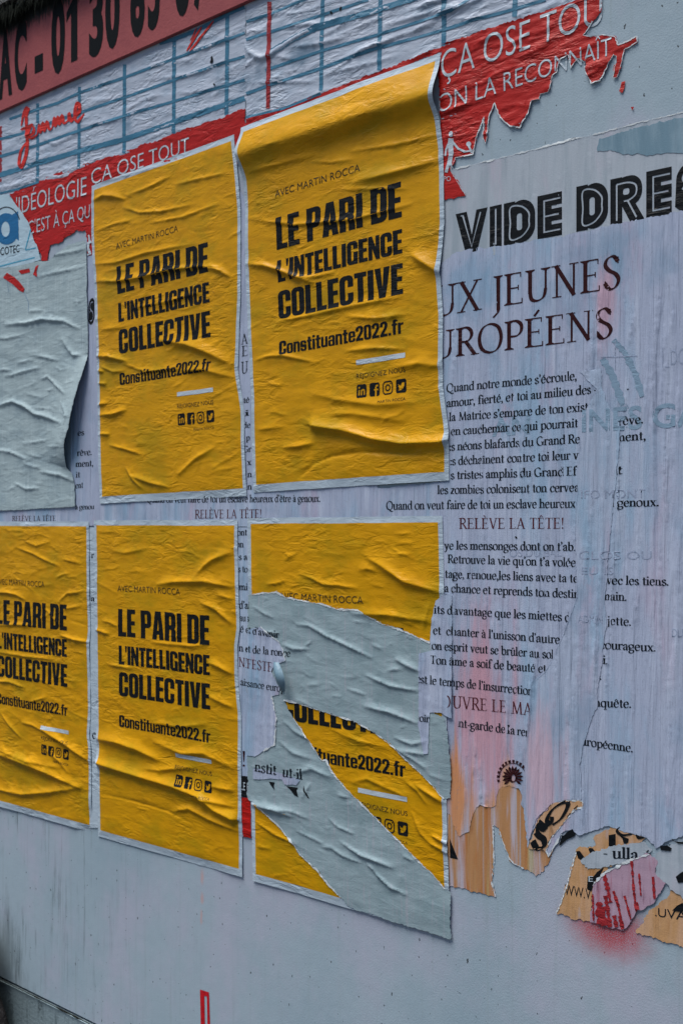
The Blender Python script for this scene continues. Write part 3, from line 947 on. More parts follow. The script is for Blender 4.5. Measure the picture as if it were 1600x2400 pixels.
def fibre(sh, parent, pts, w=2.6, mat=None):
    """pale torn fibre edge along a stretch of px points, on sheet sh"""
    q = []
    for i in range(len(pts) - 1):
        a, b = np.array(pts[i]), np.array(pts[i + 1])
        n = max(1, int(np.linalg.norm(b - a) / 4))
        for k in range(n): q.append(a + (b - a) * k / n)
    q.append(np.array(pts[-1], float))
    g = stroke([p + np.array([rng.uniform(-1, 1), rng.uniform(-1, 1)]) for p in q], lambda a, t: w * max(.08, .75 + 2.2 * vnoise(np.array([t * 37. + w * 9]), np.array([len(q) * .31]))[0] + rng.uniform(-.3, .3)))
    V, F = [], []
    for k in g:
        i = len(V); V += [tuple(p) for p in k]; F.append((i, i + 1, i + 2, i + 3))
    for p in q:
        if rng.random() < .30:
            a = rng.uniform(0, 6.28)
            r = rng.uniform(1.5, 5.5) * w / 3
            i = len(V)
            V += [(p[0] - .8, p[1]), (p[0] + .9, p[1] + .5), (p[0] + r * math.cos(a), p[1] + r * math.sin(a))]
            F.append((i, i + 1, i + 2))
    P = wall(np.array(V))
    bm_h = sh['rel'](P) + .0007
    return put('torn_edge', place(P, bm_h), F, mat or m_fibre, parent)

def strips(name, paths, mat, sh, parent, lift=.0004, jag=0.0):
    if len(paths) > 1:
        return [strips(name, [p], mat, sh, parent, lift + .00004 * i, jag) for i, p in enumerate(paths)]
    V, F = [], []
    for pts, w in paths:
        q = []
        for i in range(len(pts) - 1):
            a, b = np.array(pts[i], float), np.array(pts[i + 1], float)
            n = max(1, int(np.linalg.norm(b - a) / 5))
            for k in range(n): q.append(a + (b - a) * k / n)
        q.append(np.array(pts[-1], float))
        wf = (lambda a, t, w=w: w * (1 + jag * rng.uniform(-1, 1))) if jag else w
        for k in stroke(q, wf):
            i = len(V); V += [tuple(p) for p in k]; F.append((i, i + 1, i + 2, i + 3))
    P = wall(np.array(V))
    # weld shared corners
    key, ix, keep = {}, [], []
    for j, p in enumerate(V):
        k = (round(p[0], 3), round(p[1], 3))
        if k not in key:
            key[k] = len(keep); keep.append(j)
        ix.append(key[k])
    F = [tuple(dict.fromkeys(ix[i] for i in f)) for f in F]
    F = [f for f in F if len(f) > 2]
    P = P[keep]
    return put(name, place(P, sh['rel'](P) + lift), F, mat, parent)

gl = thing('ruled_poster', (280, 200), 'white poster with blue ruled lines and the red word femme, left of the seam', 'poster', 'ruled posters with a red banner')
rl = Relief(.0014, crumple=.0012, csc=(7, 26), seed=2)
rl.rand((0, 60, 577, 480), 130, -20, 12, (40, 130), (4, 9), (.8, 2.6), rng)
for p in (Z1((1270, 360), (1400, 330), (1568, 250)), Z1((1210, 540), (1400, 480), (1568, 400)), Z1((300, 940), (380, 985), (540, 900)), Z1((60, 1290), (160, 1240), (260, 1220)),
          Z1((380, 1170), (520, 1150), (640, 1110)), Z1((560, 860), (760, 830), (850, 800)), Z1((880, 740), (1000, 670), (1120, 640)), Z1((1230, 640), (1420, 610), (1560, 560))):
    rl.fold(p, 9, 3.2)
g_left = sheet('paper', Z1((-60, 800), (0, 778), (800, 412), (1180, 238), (1568, 58)) + [(548, 16), (577, 6), (577, 262)] + Z1((1650, 770), (1190, 925), (620, 1140), (75, 1335), (-60, 1390)), 4, rl, m_sheet, gl, 1.5, 3)
# blue lines
lw = 7
strips('ruled_line', [(Z1((262, 705), (262, 1245)), lw), (Z1((545, 592), (541, 1150)), lw), (Z1((853, 440), (849, 1045)), 8), (Z1((1190, 262), (1186, 920)), 8.5), (Z1((1552, 70), (1546, 785)), 9)], m_blue, g_left, gl)
strips('ruled_line', [(Z1((70, 812), (270, 742), (400, 702), (545, 632), (850, 530), (1010, 470), (1190, 402), (1568, 265), (1670, 225)), 6.5),
                      (Z1((0, 948), (150, 912), (270, 865), (545, 768), (850, 665), (1190, 545), (1568, 415), (1670, 385)), 6.5),
                      (Z1((0, 1068), (130, 1030), (270, 985), (545, 890), (850, 790), (1190, 690), (1568, 575), (1670, 545)), 6.5),
                      (Z1((1090, 297), (1190, 270), (1350, 205), (1568, 92), (1670, 50)), 9),
                      (Z1((0, 1318), (120, 1290), (270, 1240)), 5)], m_blue, g_left, gl, lift=.0007, jag=.1)
strips('ruled_line', [(Z1((0, 1195), (270, 1110), (545, 1028), (850, 950), (1190, 832), (1568, 705), (1670, 670)), 12)], m_blue, g_left, gl, lift=.0009, jag=.15)
strips('margin_line', [(Z1((8, 860), (10, 1240)), 6)], m_darkred, g_left, gl, jag=.5)
# red banner of the left sheet
band = sheet('banner', Z1((72, 1322), (390, 1180), (850, 1035), (1190, 910), (1568, 780)) + [(577, 254), (577, 330)] + Z1((1640, 1100), (1000, 1300), (660, 1500), (660, 1742), (605, 1742), (602, 1600), (590, 1565), (520, 1572), (430, 1640), (415, 1710)) + Z4((480, 4), (390, 30), (345, 40), (330, 155), (290, 150), (255, 40)) + Z1((240, 1690), (205, 1545), (110, 1390)),
             4, Relief(.0024, crumple=.0008, seed=5), m_red, gl, 5.0, 8)
band['rel'].rand((30, 270, 577, 520), 60, -20, 10, (30, 110), (4, 9), (.8, 2.0), rng)
v_, f_ = band['ob'].data, None
P_ = np.array([q.co[:] for q in v_.vertices]) + np.array(gl.location)
hh = band['rel'](P_[:, [0, 2]])
for q, h in zip(v_.vertices, hh): q.co.y = -h
write('banner_lettering', "'IDÉOLOGIE", 'gill', Z1((118, 1462), (598, 1328), (598, 1205), (118, 1352)), m_pale, band, gl, 12, lift=.0009, off=-.008)
write('banner_lettering', "ÇA OSE TOUT", 'gill', Z1((630, 1262), (1292, 1035), (1292, 938), (630, 1160)), m_pale, band, gl, 12, lift=.0009, off=-.008)
write('banner_lettering', "C'EST À ÇA QU'", 'gill', Z1((198, 1602), (632, 1478), (632, 1392), (198, 1512)), m_pale, band, gl, 12, lift=.0009, off=-.008)
strips('banner_figure', [(Z1((612, 1600), (618, 1640), (605, 1680), (622, 1730)), 5), (Z1((600, 1660), (630, 1645)), 4), (Z4((612, 30), (606, 80)), 5), (Z4((600, 110), (630, 100)), 4)], m_pale, band, gl, lift=.0012, jag=.4)
# handwriting and brush strokes
def brush(name, paths, mat, sh, parent, lift=.0011, taper=True):
    if len(paths) > 1 and name in ('ink_spot', 'brush_mark'):
        return [brush(name, [p], mat, sh, parent, lift + .00004 * i, taper) for i, p in enumerate(paths)]
    polys = []
    for pts, w in paths:
        sp = spline(pts, 5)
        polys += stroke(sp, (lambda a, t, w=w: w * (.45 + .75 * abs(math.sin(a - .6))) * (min(1, .35 + 4 * t, .35 + 4 * (1 - t)) if taper else 1)))
        polys += [ring(x, y, w * .3, w * .3, 8) for x, y in sp[2:-2:2]]
    v, f = union(polys)
    return lay(name, v, f, mat, sh, parent, 8, (), lift)
brush('handwriting', [(Z1((152, 858), (168, 778), (188, 738), (200, 742), (186, 790), (190, 900), (192, 1000), (176, 1090), (152, 1142), (138, 1110), (150, 1030), (196, 955)), 7.0),
                      (Z1((198, 938), (236, 905), (236, 868), (214, 862), (204, 905), (218, 945), (262, 918)), 6.2),
                      (Z1((262, 920), (276, 850), (280, 905), (302, 836), (308, 895), (330, 828), (342, 884), (362, 872)), 6.2),
                      (Z1((362, 872), (378, 800), (382, 862), (404, 795), (410, 850), (432, 785), (440, 842), (470, 822)), 6.2),
                      (Z1((470, 830), (480, 770), (486, 828), (508, 800)), 6.2),
                      (Z1((505, 812), (545, 762), (548, 708), (528, 712), (516, 790), (534, 832), (580, 775)), 7.0)], m_redink, g_left, gl, .0016)
brush('handwriting', [(Z1((148, 884), (196, 868), (236, 846)), 5.7)], m_redink, g_left, gl, .0018)
brush('brush_mark', [(Z1((1278, 350), (1330, 260), (1380, 185)), 4.1), (Z1((1300, 350), (1370, 260), (1460, 145)), 4.1), (Z1((1345, 190), (1318, 250), (1300, 280)), 2.3)], m_redink, g_left, gl, .0016)
brush('ink_spot', [(Z1((1446, 385), (1448, 415), (1440, 432)), 5), (Z1((1458, 572), (1464, 576), (1460, 580)), 5)], m_ink, g_left, gl, .0016)

gr = thing('ruled_poster', (860, 60), 'white poster with blue ruled lines and torn red banner, right of the seam', 'poster', 'ruled posters with a red banner')
r2 = Relief(.0020, crumple=.0012, csc=(7, 26), seed=6)
r2.rand((577, -20, 1400, 320), 120, -22, 10, (40, 150), (4, 9), (.8, 2.8), rng)
for p, w, a in ((Z2((340, 365), (430, 310), (520, 250), (650, 180)), 12, 5), (Z2((450, 185), (600, 168), (720, 172)), 10, 4), (Z2((150, 300), (190, 360), (280, 405), (380, 350)), 14, 6), (Z2((450, 330), (640, 305), (850, 258)), 9, 3.4),
                (Z2((800, 415), (1000, 325), (1300, 215)), 11, 4.5), (Z2((690, 170), (830, 110), (960, 60)), 9, 3.4), (Z2((200, 565), (450, 560), (640, 560)), 9, 3), (Z2((1100, 180), (1350, 110), (1568, 40)), 10, 4),
                (Z2((680, 512), (1000, 440), (1200, 380)), 9, 3), (Z3((0, 92), (160, 50), (320, -20)), 12, 5), (Z3((110, 130), (240, 125), (350, 80)), 9, 3.5), (Z2((1270, 70), (1568, -20)), 9, 4), (Z2((370, 380), (440, 400), (500, 410)), 9, 3)):
    r2.fold(p, w, a)
tear = Z3((1062, -30), (1050, 0), (1055, 70), (1000, 140), (938, 228), (985, 238), (1060, 222), (1140, 235), (1160, 290), (1205, 270), (1280, 232), (1278, 268), (1200, 318), (1180, 400), (1155, 490), (1128, 498), (1150, 360), (1130, 350), (1045, 515), (990, 530), (952, 450), (950, 398), (905, 370), (862, 430), (845, 350), (790, 380), (770, 460), (742, 480), (722, 580), (668, 600), (662, 634), (615, 640), (590, 720), (535, 812), (470, 800), (412, 745), (378, 655), (345, 735), (322, 915), (305, 880), (312, 745), (262, 880), (242, 980), (130, 1000), (100, 1080), (195, 1240), (60, 1266))
g_right = sheet('paper', [(577, -60)] + [(1440, -60)] + [p for p in tear] + [(1036, 300), (1036, 150), (577, 320)], 4, r2, m_sheet, gr, 4.5, 5)
strips('ruled_line', [(Z2((690, -20), (678, 620)), 9), (Z2((1082, -20), (1074, 480)), 10), (Z2((1516, -20), (1512, 320)), 11), (Z3((508, -20), (504, 110)), 12)], m_blue, g_right, gr)
strips('ruled_line', [(Z2((170, 150), (350, 90), (600, -15)), 7), (Z2((170, 272), (360, 212), (660, 112), (1000, 0)), 7), (Z2((300, 480), (690, 345), (1060, 240), (1568, 80)) + Z3((250, -20)), 7),
                      (Z2((170, 640), (300, 592), (690, 462), (1060, 330), (1500, 210)) + Z3((250, 130), (500, 62), (700, 0)), 7.5), (Z2((170, 800), (420, 742), (680, 640)), 6)], m_blue, g_right, gr, lift=.0007, jag=.1)
strips('ruled_line', [(Z2((330, 365), (500, 262), (650, 190), (1000, 90), (1330, -15)), 14)], m_blue, g_right, gr, lift=.0009, jag=.15)
strips('margin_line', [(Z2((329, 15), (325, 300), (318, 740)), 9)], m_darkred, g_right, gr, lift=.0011, jag=.12)
rb = Relief(.0006, under=r2)
rb.rand((1040, 20, 1480, 420), 70, -20, 10, (30, 130), (4, 9), (.8, 2.2), rng)
banner = sheet('banner', Z2((166, 808), (700, 632), (1100, 475), (1560, 300)) + Z3((20, 292), (1010, -32)) + tear + Z3((40, 900), (20, 420)) + Z2((1500, 352), (170, 880)), 4, rb, m_red, gr, 4.5, 5)
kw = dict(lift=.0007, off=-.008)
write('banner_lettering', "ÇA OSE TOU", 'gill', Z3((42, 508), (1058, 150), (1058, -42), (42, 338)), m_pale, banner, gr, 10, **kw)
write('banner_lettering', "ON LA RECONNAÎT", 'gill', Z3((22, 722), (1118, 350), (1118, 240), (22, 610)), m_pale, banner, gr, 10, **kw)
fibre(banner, gr, tear[3:46], 2.0)
# little walking figure with a tool, white on the red print
fig = [ring(*Z3((103, 852))[0], 5, 7, 12)] + stroke(Z3((103, 880), (100, 930), (104, 980)), 12) + stroke(Z3((100, 970), (88, 1040), (72, 1095)), 7) + stroke(Z3((108, 975), (100, 1040), (112, 1090)), 6) + stroke(Z3((112, 900), (150, 945), (190, 962)), 5) + stroke(Z3((92, 900), (72, 950), (66, 990)), 4.5)
v, f = union(fig)
lay('banner_figure', v, f, m_pale, banner, gr, 8, (), .0007)
v, f = union([ring(*Z3((215, 915))[0], 6, 6, 10)] + stroke(Z3((215, 925), (235, 970)), 5) + stroke(Z3((180, 965), (245, 955)), 4))
lay('banner_figure', v, f, m_pale, banner, gr, 8, (), .0007)
write('banner_lettering', "PO", 'gill', Z3((58, 1150), (102, 1150), (102, 1120), (58, 1120)), m_pale, banner, gr, None, **kw)
brush('ink_spot', [(Z2((742, 82), (748, 88), (744, 94)), 6), (Z2((818, 50), (812, 62), (808, 76)), 4)], m_ink, g_right, gr, .0012)
# scraps of red beyond the tear
for pts in (Z3((1180, 520), (1205, 515), (1198, 560), (1185, 592), (1165, 580)), Z3((1238, 680), (1258, 678), (1250, 700))):
    sheet('banner_scrap', pts, 4, Relief(.002), m_red, gr, 1.0, 2)

# ------------------------------------------------------------------ washed sheet with the big inline headline
vd = thing('sale_poster', (1330, 430), 'washed out grey poster headed VIDE DRES in black inline letters', 'poster')
rv = Relief(.0012, crumple=.0004, csc=(30, 4), seed=3)
for k in range(26):
    x = rng.uniform(1050, 1640); y = rng.uniform(330, 540)
    rv.fold([(x, y), (x + rng.uniform(-4, 4), y + 30), (x + rng.uniform(-8, 8), y + rng.uniform(50, 110))], rng.uniform(3, 6), rng.uniform(.4, 1.2))
vs_ = sheet('paper', [(1035, 402)] + Z3((300, 1030), (620, 950), (880, 880), (1040, 845), (1300, 775), (1568, 712)) + [(1680, 232), (1680, 520)] + [(1600, 520), (1035, 620)], 5, rv, m_washed, vd, 1.5, 4)
tq = sheet('tinted_patch', Z3((1020, 960), (1040, 880), (1140, 850), (1300, 800), (1568, 745)) + [(1680, 250), (1680, 352)] + Z3((1568, 972), (1330, 982), (1190, 975), (1120, 958)), 5, Relief(.0006, under=rv), m_teal, vd, 5, 6)
fibre(vs_, vd, Z3((120, 1075), (300, 1030), (620, 950), (880, 880), (1040, 845), (1300, 775), (1568, 712)), 3)
write('headline', 'VIDE', 'inl', Z3((130, 1618), (802, 1488), (802, 1212), (130, 1358)), m_ink, vs_, vd, 14)
write('headline', 'DRESS', 'inl', Z3((893, 1470), (1930, 1270), (1930, 963), (893, 1185)), m_ink, vs_, vd, 14, [((1690, 0), (1, 0))])

# ------------------------------------------------------------------ manifesto posters: the same text poster pasted three times
def mtag(at, label): return thing('text_poster', at, label, 'poster', 'lilac text posters')
mr = mtag((1300, 900), 'large lilac text poster headed UX JEUNES UROPÉENS, rain washed and torn below')
mm = mtag((680, 1190), 'lilac text poster showing only between and under the yellow posters')
ml = mtag((120, 1205), 'lilac text poster behind the grey peeling sheet, its end showing at left')
rm = Relief(.0017, crumple=.0006, csc=(40, 3), seed=8)
for k in range(190):
    x = rng.uniform(1060, 1660); y = rng.uniform(620, 1850)
    L = rng.uniform(60, 340)
    s = rng.uniform(-.05, .02)
    rm.fold([(x, y), (x + s * L * .5 + rng.uniform(-5, 5), y + L * .5), (x + s * L + rng.uniform(-6, 6), y + L)], rng.uniform(3.5, 8), rng.uniform(.6, 2.0) * (1 if rng.random() < .7 else -.7))
for p, w, a in ((M3((640, 640), (650, 900), (615, 1100), (600, 1300), (560, 1560)), 10, 3), (M3((1040, 300), (1020, 800), (990, 1300)), 10, 2.2), (M3((1530, 150), (1545, 700), (1500, 1200)), 12, 3), (Z6((1420, 200), (1390, 700), (1400, 1200)), 12, 2.5)):
    rm.fold(p, w, a)
low_edge = L3((90, 350), (150, 490), (215, 455), (250, 330), (285, 285), (335, 305), (385, 290), (398, 190), (470, 165), (530, 182), (548, 240), (585, 560), (610, 480), (650, 375), (735, 285), (850, 255), (935, 262), (940, 300), (885, 315), (815, 400), (750, 470), (700, 575), (720, 610), (800, 470), (870, 440), (905, 480), (1000, 450), (1100, 420), (1240, 470), (1340, 492), (1400, 560), (1480, 510), (1568, 480))
man = sheet('paper', [(1030, 618)] + Z3((150, 1592), (500, 1545), (830, 1490), (1340, 1382), (1568, 1335)) + [(1690, 474), (1690, 1950)] + low_edge[::-1] + [(1030, 1900), (1030, 1220), (878, 1216), (878, 1146), (1030, 1128)], 5, rm, m_lilac, mr, 4.5, 4)
fibre(man, mr, low_edge[14:24], 3)
rmm = Relief(.0022, crumple=.0010, csc=(14, 10), seed=4)
rmm.rand((560, 1140, 1050, 1240), 16, -80, 12, (30, 80), (4, 7), (.4, 1.0), rng)
mid = sheet('paper', [(216, 1140), (216, 1232), (886, 1236), (886, 1126), (640, 1136), (640, 560), (545, 420), (545, 1140)], 5, rmm, m_lilac, mm)
mid2 = sheet('paper', [(545, 1236), (612, 1236), (612, 1960), (545, 1960)], 5, Relief(.0020), m_lilac, mm)
mid3 = sheet('paper', [(196, 1236), (240, 1236), (240, 1940), (210, 1940)], 5, Relief(.0020), m_border, ml)
left = sheet('paper', [(-30, 1150), (-30, 1232), (212, 1232), (245, 1232), (245, 560), (205, 560), (168, 900), (168, 1150)], 5, Relief(.0020, crumple=.0008, csc=(14, 10), seed=2), m_lilac, ml)

# ------------------------------------------------------------------ yellow posters
BS, BT, BB = .020, .0165, .022
class Poster:
    def __init__(self, at, label, quad, rel, ledge=None, redge=None, dy=0.0, seed=0, dense=1.0):
        self.H = hom([(0, 0), (1, 0), (1, 1), (0, 1)], quad)        # local (right, down) -> wall metres
        self.root = thing('yellow_poster', (800, 1200), label, 'poster', 'yellow posters pasted in two rows')
        c = ap(self.H, [(.5, .5)])[0]
        self.root.location = (c[0], 0, c[1])
        self.rel, self.dy = rel, dy
        self.le, self.re = ledge or [(0, 0), (1, 0)], redge or [(0, 0), (1, 0)]
        self.seed = seed
        n = int(200 * dense)
        s = np.concatenate([np.linspace(-BS, 0, 5)[:-1], np.linspace(0, 1, n), np.linspace(1, 1 + BS, 5)[1:]])
        m = int(290 * dense)
        t = np.concatenate([np.linspace(-BT, 0, 5)[:-1], np.linspace(0, 1, m), np.linspace(1, 1 + BB, 5)[1:]])
        S, T = np.meshgrid(s, t)
        L = np.stack([S.ravel(), T.ravel()], 1)
        P = self.map(L)
        ns, nt = len(s), len(t)
        fs, mi = [], []
        for j in range(nt - 1):
            for i in range(ns - 1):
                a = j * ns + i
                fs.append((a, a + ns, a + ns + 1, a + 1))
                mi.append(0 if 4 <= i < ns - 5 and 4 <= j < nt - 5 else 1)
        Hi = np.linalg.inv(self.H)
        def press(P):
            q = ap(Hi, P)
            d = np.minimum(np.minimum(q[:, 0] + BS, 1 + BS - q[:, 0]) * .57, np.minimum(q[:, 1] + BT, 1 + BB - q[:, 1]) * .86)
            k = .5 + 1.4 * vnoise(q[:, 0] * 5 + seed, q[:, 1] * 9 + seed)
            low = .0029 - .0022 * np.clip((q[:, 1] - .9) / .1, 0, 1) * (1 if quad[0][1] < EYE + .1 else 0)
            return -(rel.base - low) * np.clip(1 - np.clip(k, 0, 1), .25, 1) * np.exp(-(np.maximum(d, 0) / .018) ** 2)
        rel.extra.append(press)
        self.sh = {'rel': rel, 'outline': None}
        put('sheet', place(P, rel(P)), fs, [m_yellow, m_border], self.root, mi)
        self.layout()

    def map(self, L):
        L = np.atleast_2d(np.array(L, float))
        s, t = L[:, 0], L[:, 1]
        wl = np.interp(t, *zip(*self.le)) + .003 * fbm(t * 9 + self.seed, t * 0 + self.seed, 3)
        wr = np.interp(t, *zip(*self.re)) + .003 * fbm(t * 9 + self.seed + 40, t * 0, 3)
        s2 = s + wl * np.exp(-np.maximum(s, 0) / .05) + wr * np.exp(-np.maximum(1 - s, 0) / .05)
        t2 = t + .0016 * fbm(s * 8 + self.seed, t * 0 + 3, 3)
        return ap(self.H, np.stack([s2, t2], 1))

    def shape(self, name, v, f, mat, grid=None, lift=.00042):
        """local shapes: cut to a grid, mapped on the poster, laid on its relief"""
        bm = bmesh.new()
        vs = [bm.verts.new((x, y, 0)) for x, y in v]
        for t in f:
            try: bm.faces.new([vs[i] for i in t])
            except ValueError: pass
        if grid:
            a = np.array([q.co[:2] for q in bm.verts])
            for ax in (0, 1):
                no = (1, 0, 0) if ax == 0 else (0, 1, 0)
                for c in np.arange(a[:, ax].min() + grid, a[:, ax].max(), grid * (1 if ax == 0 else .65)):
                    bmesh.ops.bisect_plane(bm, geom=bm.verts[:] + bm.edges[:] + bm.faces[:], plane_co=(c, 0, 0) if ax == 0 else (0, c, 0), plane_no=no, dist=1e-6)
        bm.verts.index_update()
        a = np.array([q.co[:2] for q in bm.verts])
        fs = [[q.index for q in t.verts] for t in bm.faces]
        bm.free()
        P = self.map(a)
        return put(name, place(P, self.rel(P) + lift), fs, mat, self.root)

    def text(self, name, s, font, x0, x1, ybase, ytop, mat, grid=None, off=0.0):
        w, v, f = compose(s, font, off)
        v = [(x0 + x / w * (x1 - x0), self.dy + ybase + y * (ytop - ybase)) for x, y in v]
        return self.shape(name, v, f, mat, grid)

    def layout(self):
        g = .006
        self.text('credit_line', 'AVEC MARTIN ROCCA', 'gill', .167, .630, .212, .1935, m_inkgrey, g)
        self.text('headline', 'LE PARI DE', 'imp', .168, .828, .356, .268, m_ink, g)
        self.text('headline', "L'INTELLIGENCE", 'imp', .170, .828, .446, .386, m_ink, g)
        self.text('headline', 'COLLECTIVE', 'imp', .168, .828, .548, .471, m_ink, g)
        self.text('web_address', 'Constituante2022.fr', 'imp', .166, .826, .647, .609, m_ink, g)
        y = self.dy
        self.shape('rule', rect(.587, .6965 + y, .832, .709 + y), [(0, 1, 2, 3)], m_pale, g)
        self.text('call_line', 'REJOIGNEZ NOUS', 'gill', .586, .832, .745, .733, m_inkgrey, g)
        self.text('small_print', 'MARTIN ROCCA', 'gill', .695, .830, .8165, .8095, m_inkgrey, g)
        for k in range(4):
            x0 = .587 + k * .0655
            w, y0, y1 = .050, .7965 + y, .7615 + y
            P, M = [rr(0, 0, 1, 1, .16)], []
            if k == 0:
                M = [rect(.18, .18, .32, .62), ring(.25, .77, .09, .09, 10), rect(.42, .18, .55, .62), rect(.70, .18, .83, .48), stroke(spline([(.5, .5), (.62, .6), (.74, .56), (.765, .44)], 3), .13)]
                M = M[:4] + M[4]
            elif k == 1:
                M = [rect(.54, -.1, .70, .6), rect(.43, .42, .86, .55)] + stroke(spline([(.62, .5), (.63, .68), (.7, .77), (.86, .77)], 4), .15)
            elif k == 2:
                P = [rr(0, 0, 1, 1, .26)]
                M = []
                ringp = stroke(ring(.5, .5, .21, .21, 20), .1, True)
                P = stroke(rr(.05, .05, .95, .95, .24), .1, True) + ringp + [ring(.78, .78, .06, .06, 8)]
            else:
                M = [[(.14, .24), (.34, .27), (.22, .36), (.32, .38), (.17, .52), (.27, .52), (.16, .7), (.34, .58), (.5, .55), (.52, .7), (.64, .78), (.76, .74), (.88, .77), (.81, .66), (.8, .5), (.7, .32), (.5, .2), (.3, .18)]]
            v, f = union(P, M)
            v = [(x0 + a * w, y0 + b * (y1 - y0)) for a, b in v]
            self.shape('social_icon', v, f, m_ink, g)

def quad(*p): return wall(np.array(p, float))

def relief(base, folds, box, nr, ang, spread, seed, cr=.0010):
    r = Relief(base, crumple=cr, csc=(9, 20), seed=seed)
    for f in folds:
        r.fold(f[0], f[1], f[2] * 1.3, *f[3:])
    x0, y0, x1, y1 = box
    r.rand(box, nr, ang, spread, (15, 80), (4, 10), (.4, 1.7), random.Random(seed))
    r.rand(box, 90, ang, 50, (8, 32), (3.5, 5.5), (.3, .9), random.Random(seed + 100))
    return r

# upper left of the two upper ones
FA = [(Z1((650, 1365), (720, 1335), (790, 1340), (860, 1360)), 17, 6), (Z1((850, 1415), (960, 1450), (1100, 1445), (1300, 1400)), 8, 3), (Z1((880, 1330), (1020, 1280), (1180, 1200)), 8, 2.5), (Z1((1040, 1520), (1260, 1480), (1500, 1390)), 8, 2.6),
      (Z1((1200, 1260), (1380, 1220), (1560, 1180)), 9, 2.6), (Z1((660, 1580), (780, 1530), (900, 1500)), 8, 2.2), (Z1((700, 1240), (900, 1190), (1100, 1130)), 10, 2.2),
      (Z4((655, 175), (800, 165), (1000, 100), (1300, 40)), 9, 3), (Z4((655, 290), (800, 292), (950, 270), (1180, 212), (1400, 190), (1500, 225)), 13, 5.5), (Z4((1430, 180), (1500, 215), (1580, 260)), 12, 4.5), (Z4((660, 800), (760, 805), (880, 835)), 13, 5.5), (Z4((700, 870), (780, 905), (860, 900)), 9, 3.5),
      (Z4((850, 850), (1000, 905), (1250, 880)), 12, 3), (Z4((1100, 690), (1280, 720), (1420, 770), (1580, 850)), 26, 8), (Z4((1250, 900), (1400, 890), (1580, 940)), 22, 5), (Z4((690, 1200), (780, 1195), (870, 1165)), 12, 5), (Z4((760, 1405), (860, 1430), (970, 1465)), 9, 3.5), (Z4((870, 1560), (920, 1640), (980, 1700)), 12, 4), (Z4((900, 1610), (1030, 1660), (1160, 1690)), 12, 4.5), (Z4((1220, 1610), (1340, 1500), (1470, 1420)), 14, 3.5),
      (Z4((675, 900), (720, 905)), 9, 3.5), (Z4((680, 985), (740, 990)), 9, 3.5), (Z4((680, 1130), (740, 1120)), 9, 4), (Z4((690, 1330), (760, 1330)), 9, 4), (Z4((700, 620), (860, 600)), 14, 2.5), (Z4((900, 480), (1180, 420), (1400, 360)), 12, 2.6)]
A = Poster((400, 760), 'yellow poster in the upper row, beside the grey peeling sheet', quad((224, 446), (544, 332), (573, 1145), (243, 1164)),
           relief(.0055, FA, (225, 380, 570, 1150), 45, -14, 22, 3), [(0, 0), (.14, -.012), (.3, 0), (.55, .006), (.8, -.004), (1, 0)], [(0, 0), (.08, .012), (.2, .026), (.33, .018), (.45, .008), (.55, -.01), (.66, -.026), (.78, -.002), (1, 0)], .006, 3)
FB = [(Z2((160, 1065), (400, 985), (700, 895), (1000, 795), (1485, 650)), 90, 17, False), (Z2((900, 1035), (1200, 990), (1470, 925)), 9, 2.5), (Z2((900, 1250), (1150, 1190), (1460, 1105)), 24, 6), (Z2((190, 1490), (500, 1535), (900, 1500), (1300, 1395)), 10, 3.2),
      (Z2((640, 1105), (760, 1110), (900, 1090)), 9, 2.2), (Z2((200, 1180), (420, 1120), (640, 1060)), 14, 2.4), (Z2((820, 1300), (1000, 1290), (1260, 1290)), 9, 2.2),
      (Z5((180, 175), (300, 185), (400, 215), (520, 265), (640, 300)), 14, 6.5), (Z5((480, 262), (620, 265), (780, 235)), 9, 3), (Z5((1300, 110), (1390, 170), (1500, 240)), 24, 7), (Z5((400, 565), (620, 520), (850, 470), (1230, 395)), 12, 3.2), (Z5((860, 530), (1050, 545), (1250, 520)), 12, 3.4), (Z5((860, 765), (1060, 745), (1250, 755)), 10, 3), (Z5((240, 830), (330, 800), (420, 795), (640, 840)), 8, 3.2),
      (Z5((640, 1275), (850, 1305), (1050, 1365), (1250, 1395), (1510, 1385)), 24, 10, False), (Z5((430, 1420), (520, 1415), (640, 1390)), 12, 4), (Z5((540, 1620), (640, 1530), (760, 1480), (980, 1452), (1400, 1470)), 11, -3.2), (Z5((640, 1060), (820, 1100), (1060, 1130), (1300, 1120)), 24, 4), (Z5((700, 1200), (900, 1190), (1240, 1240)), 20, 3.5), (Z5((1180, 880), (1350, 850), (1500, 870)), 20, 4), (Z5((260, 1300), (420, 1280)), 16, 2.5), (Z5((320, 985), (420, 1000)), 8, 2)]
B = Poster((820, 640), 'yellow poster in the upper row with a broad bulge along its top', quad((578.5, 312), (1024.5, 145), (1043.5, 1106), (602.6, 1136)),
           relief(.0060, FB, (580, 200, 1040, 1120), 36, -10, 22, 5), [(0, 0), (.05, -.018), (.13, 0), (.38, -.003), (.5, 0), (.75, .004), (1, 0)], [(0, 0), (.1, -.018), (.21, .004), (.39, .003), (.51, -.021), (.61, -.011), (.79, -.02), (.9, .004), (1, 0)], -.005, 9)
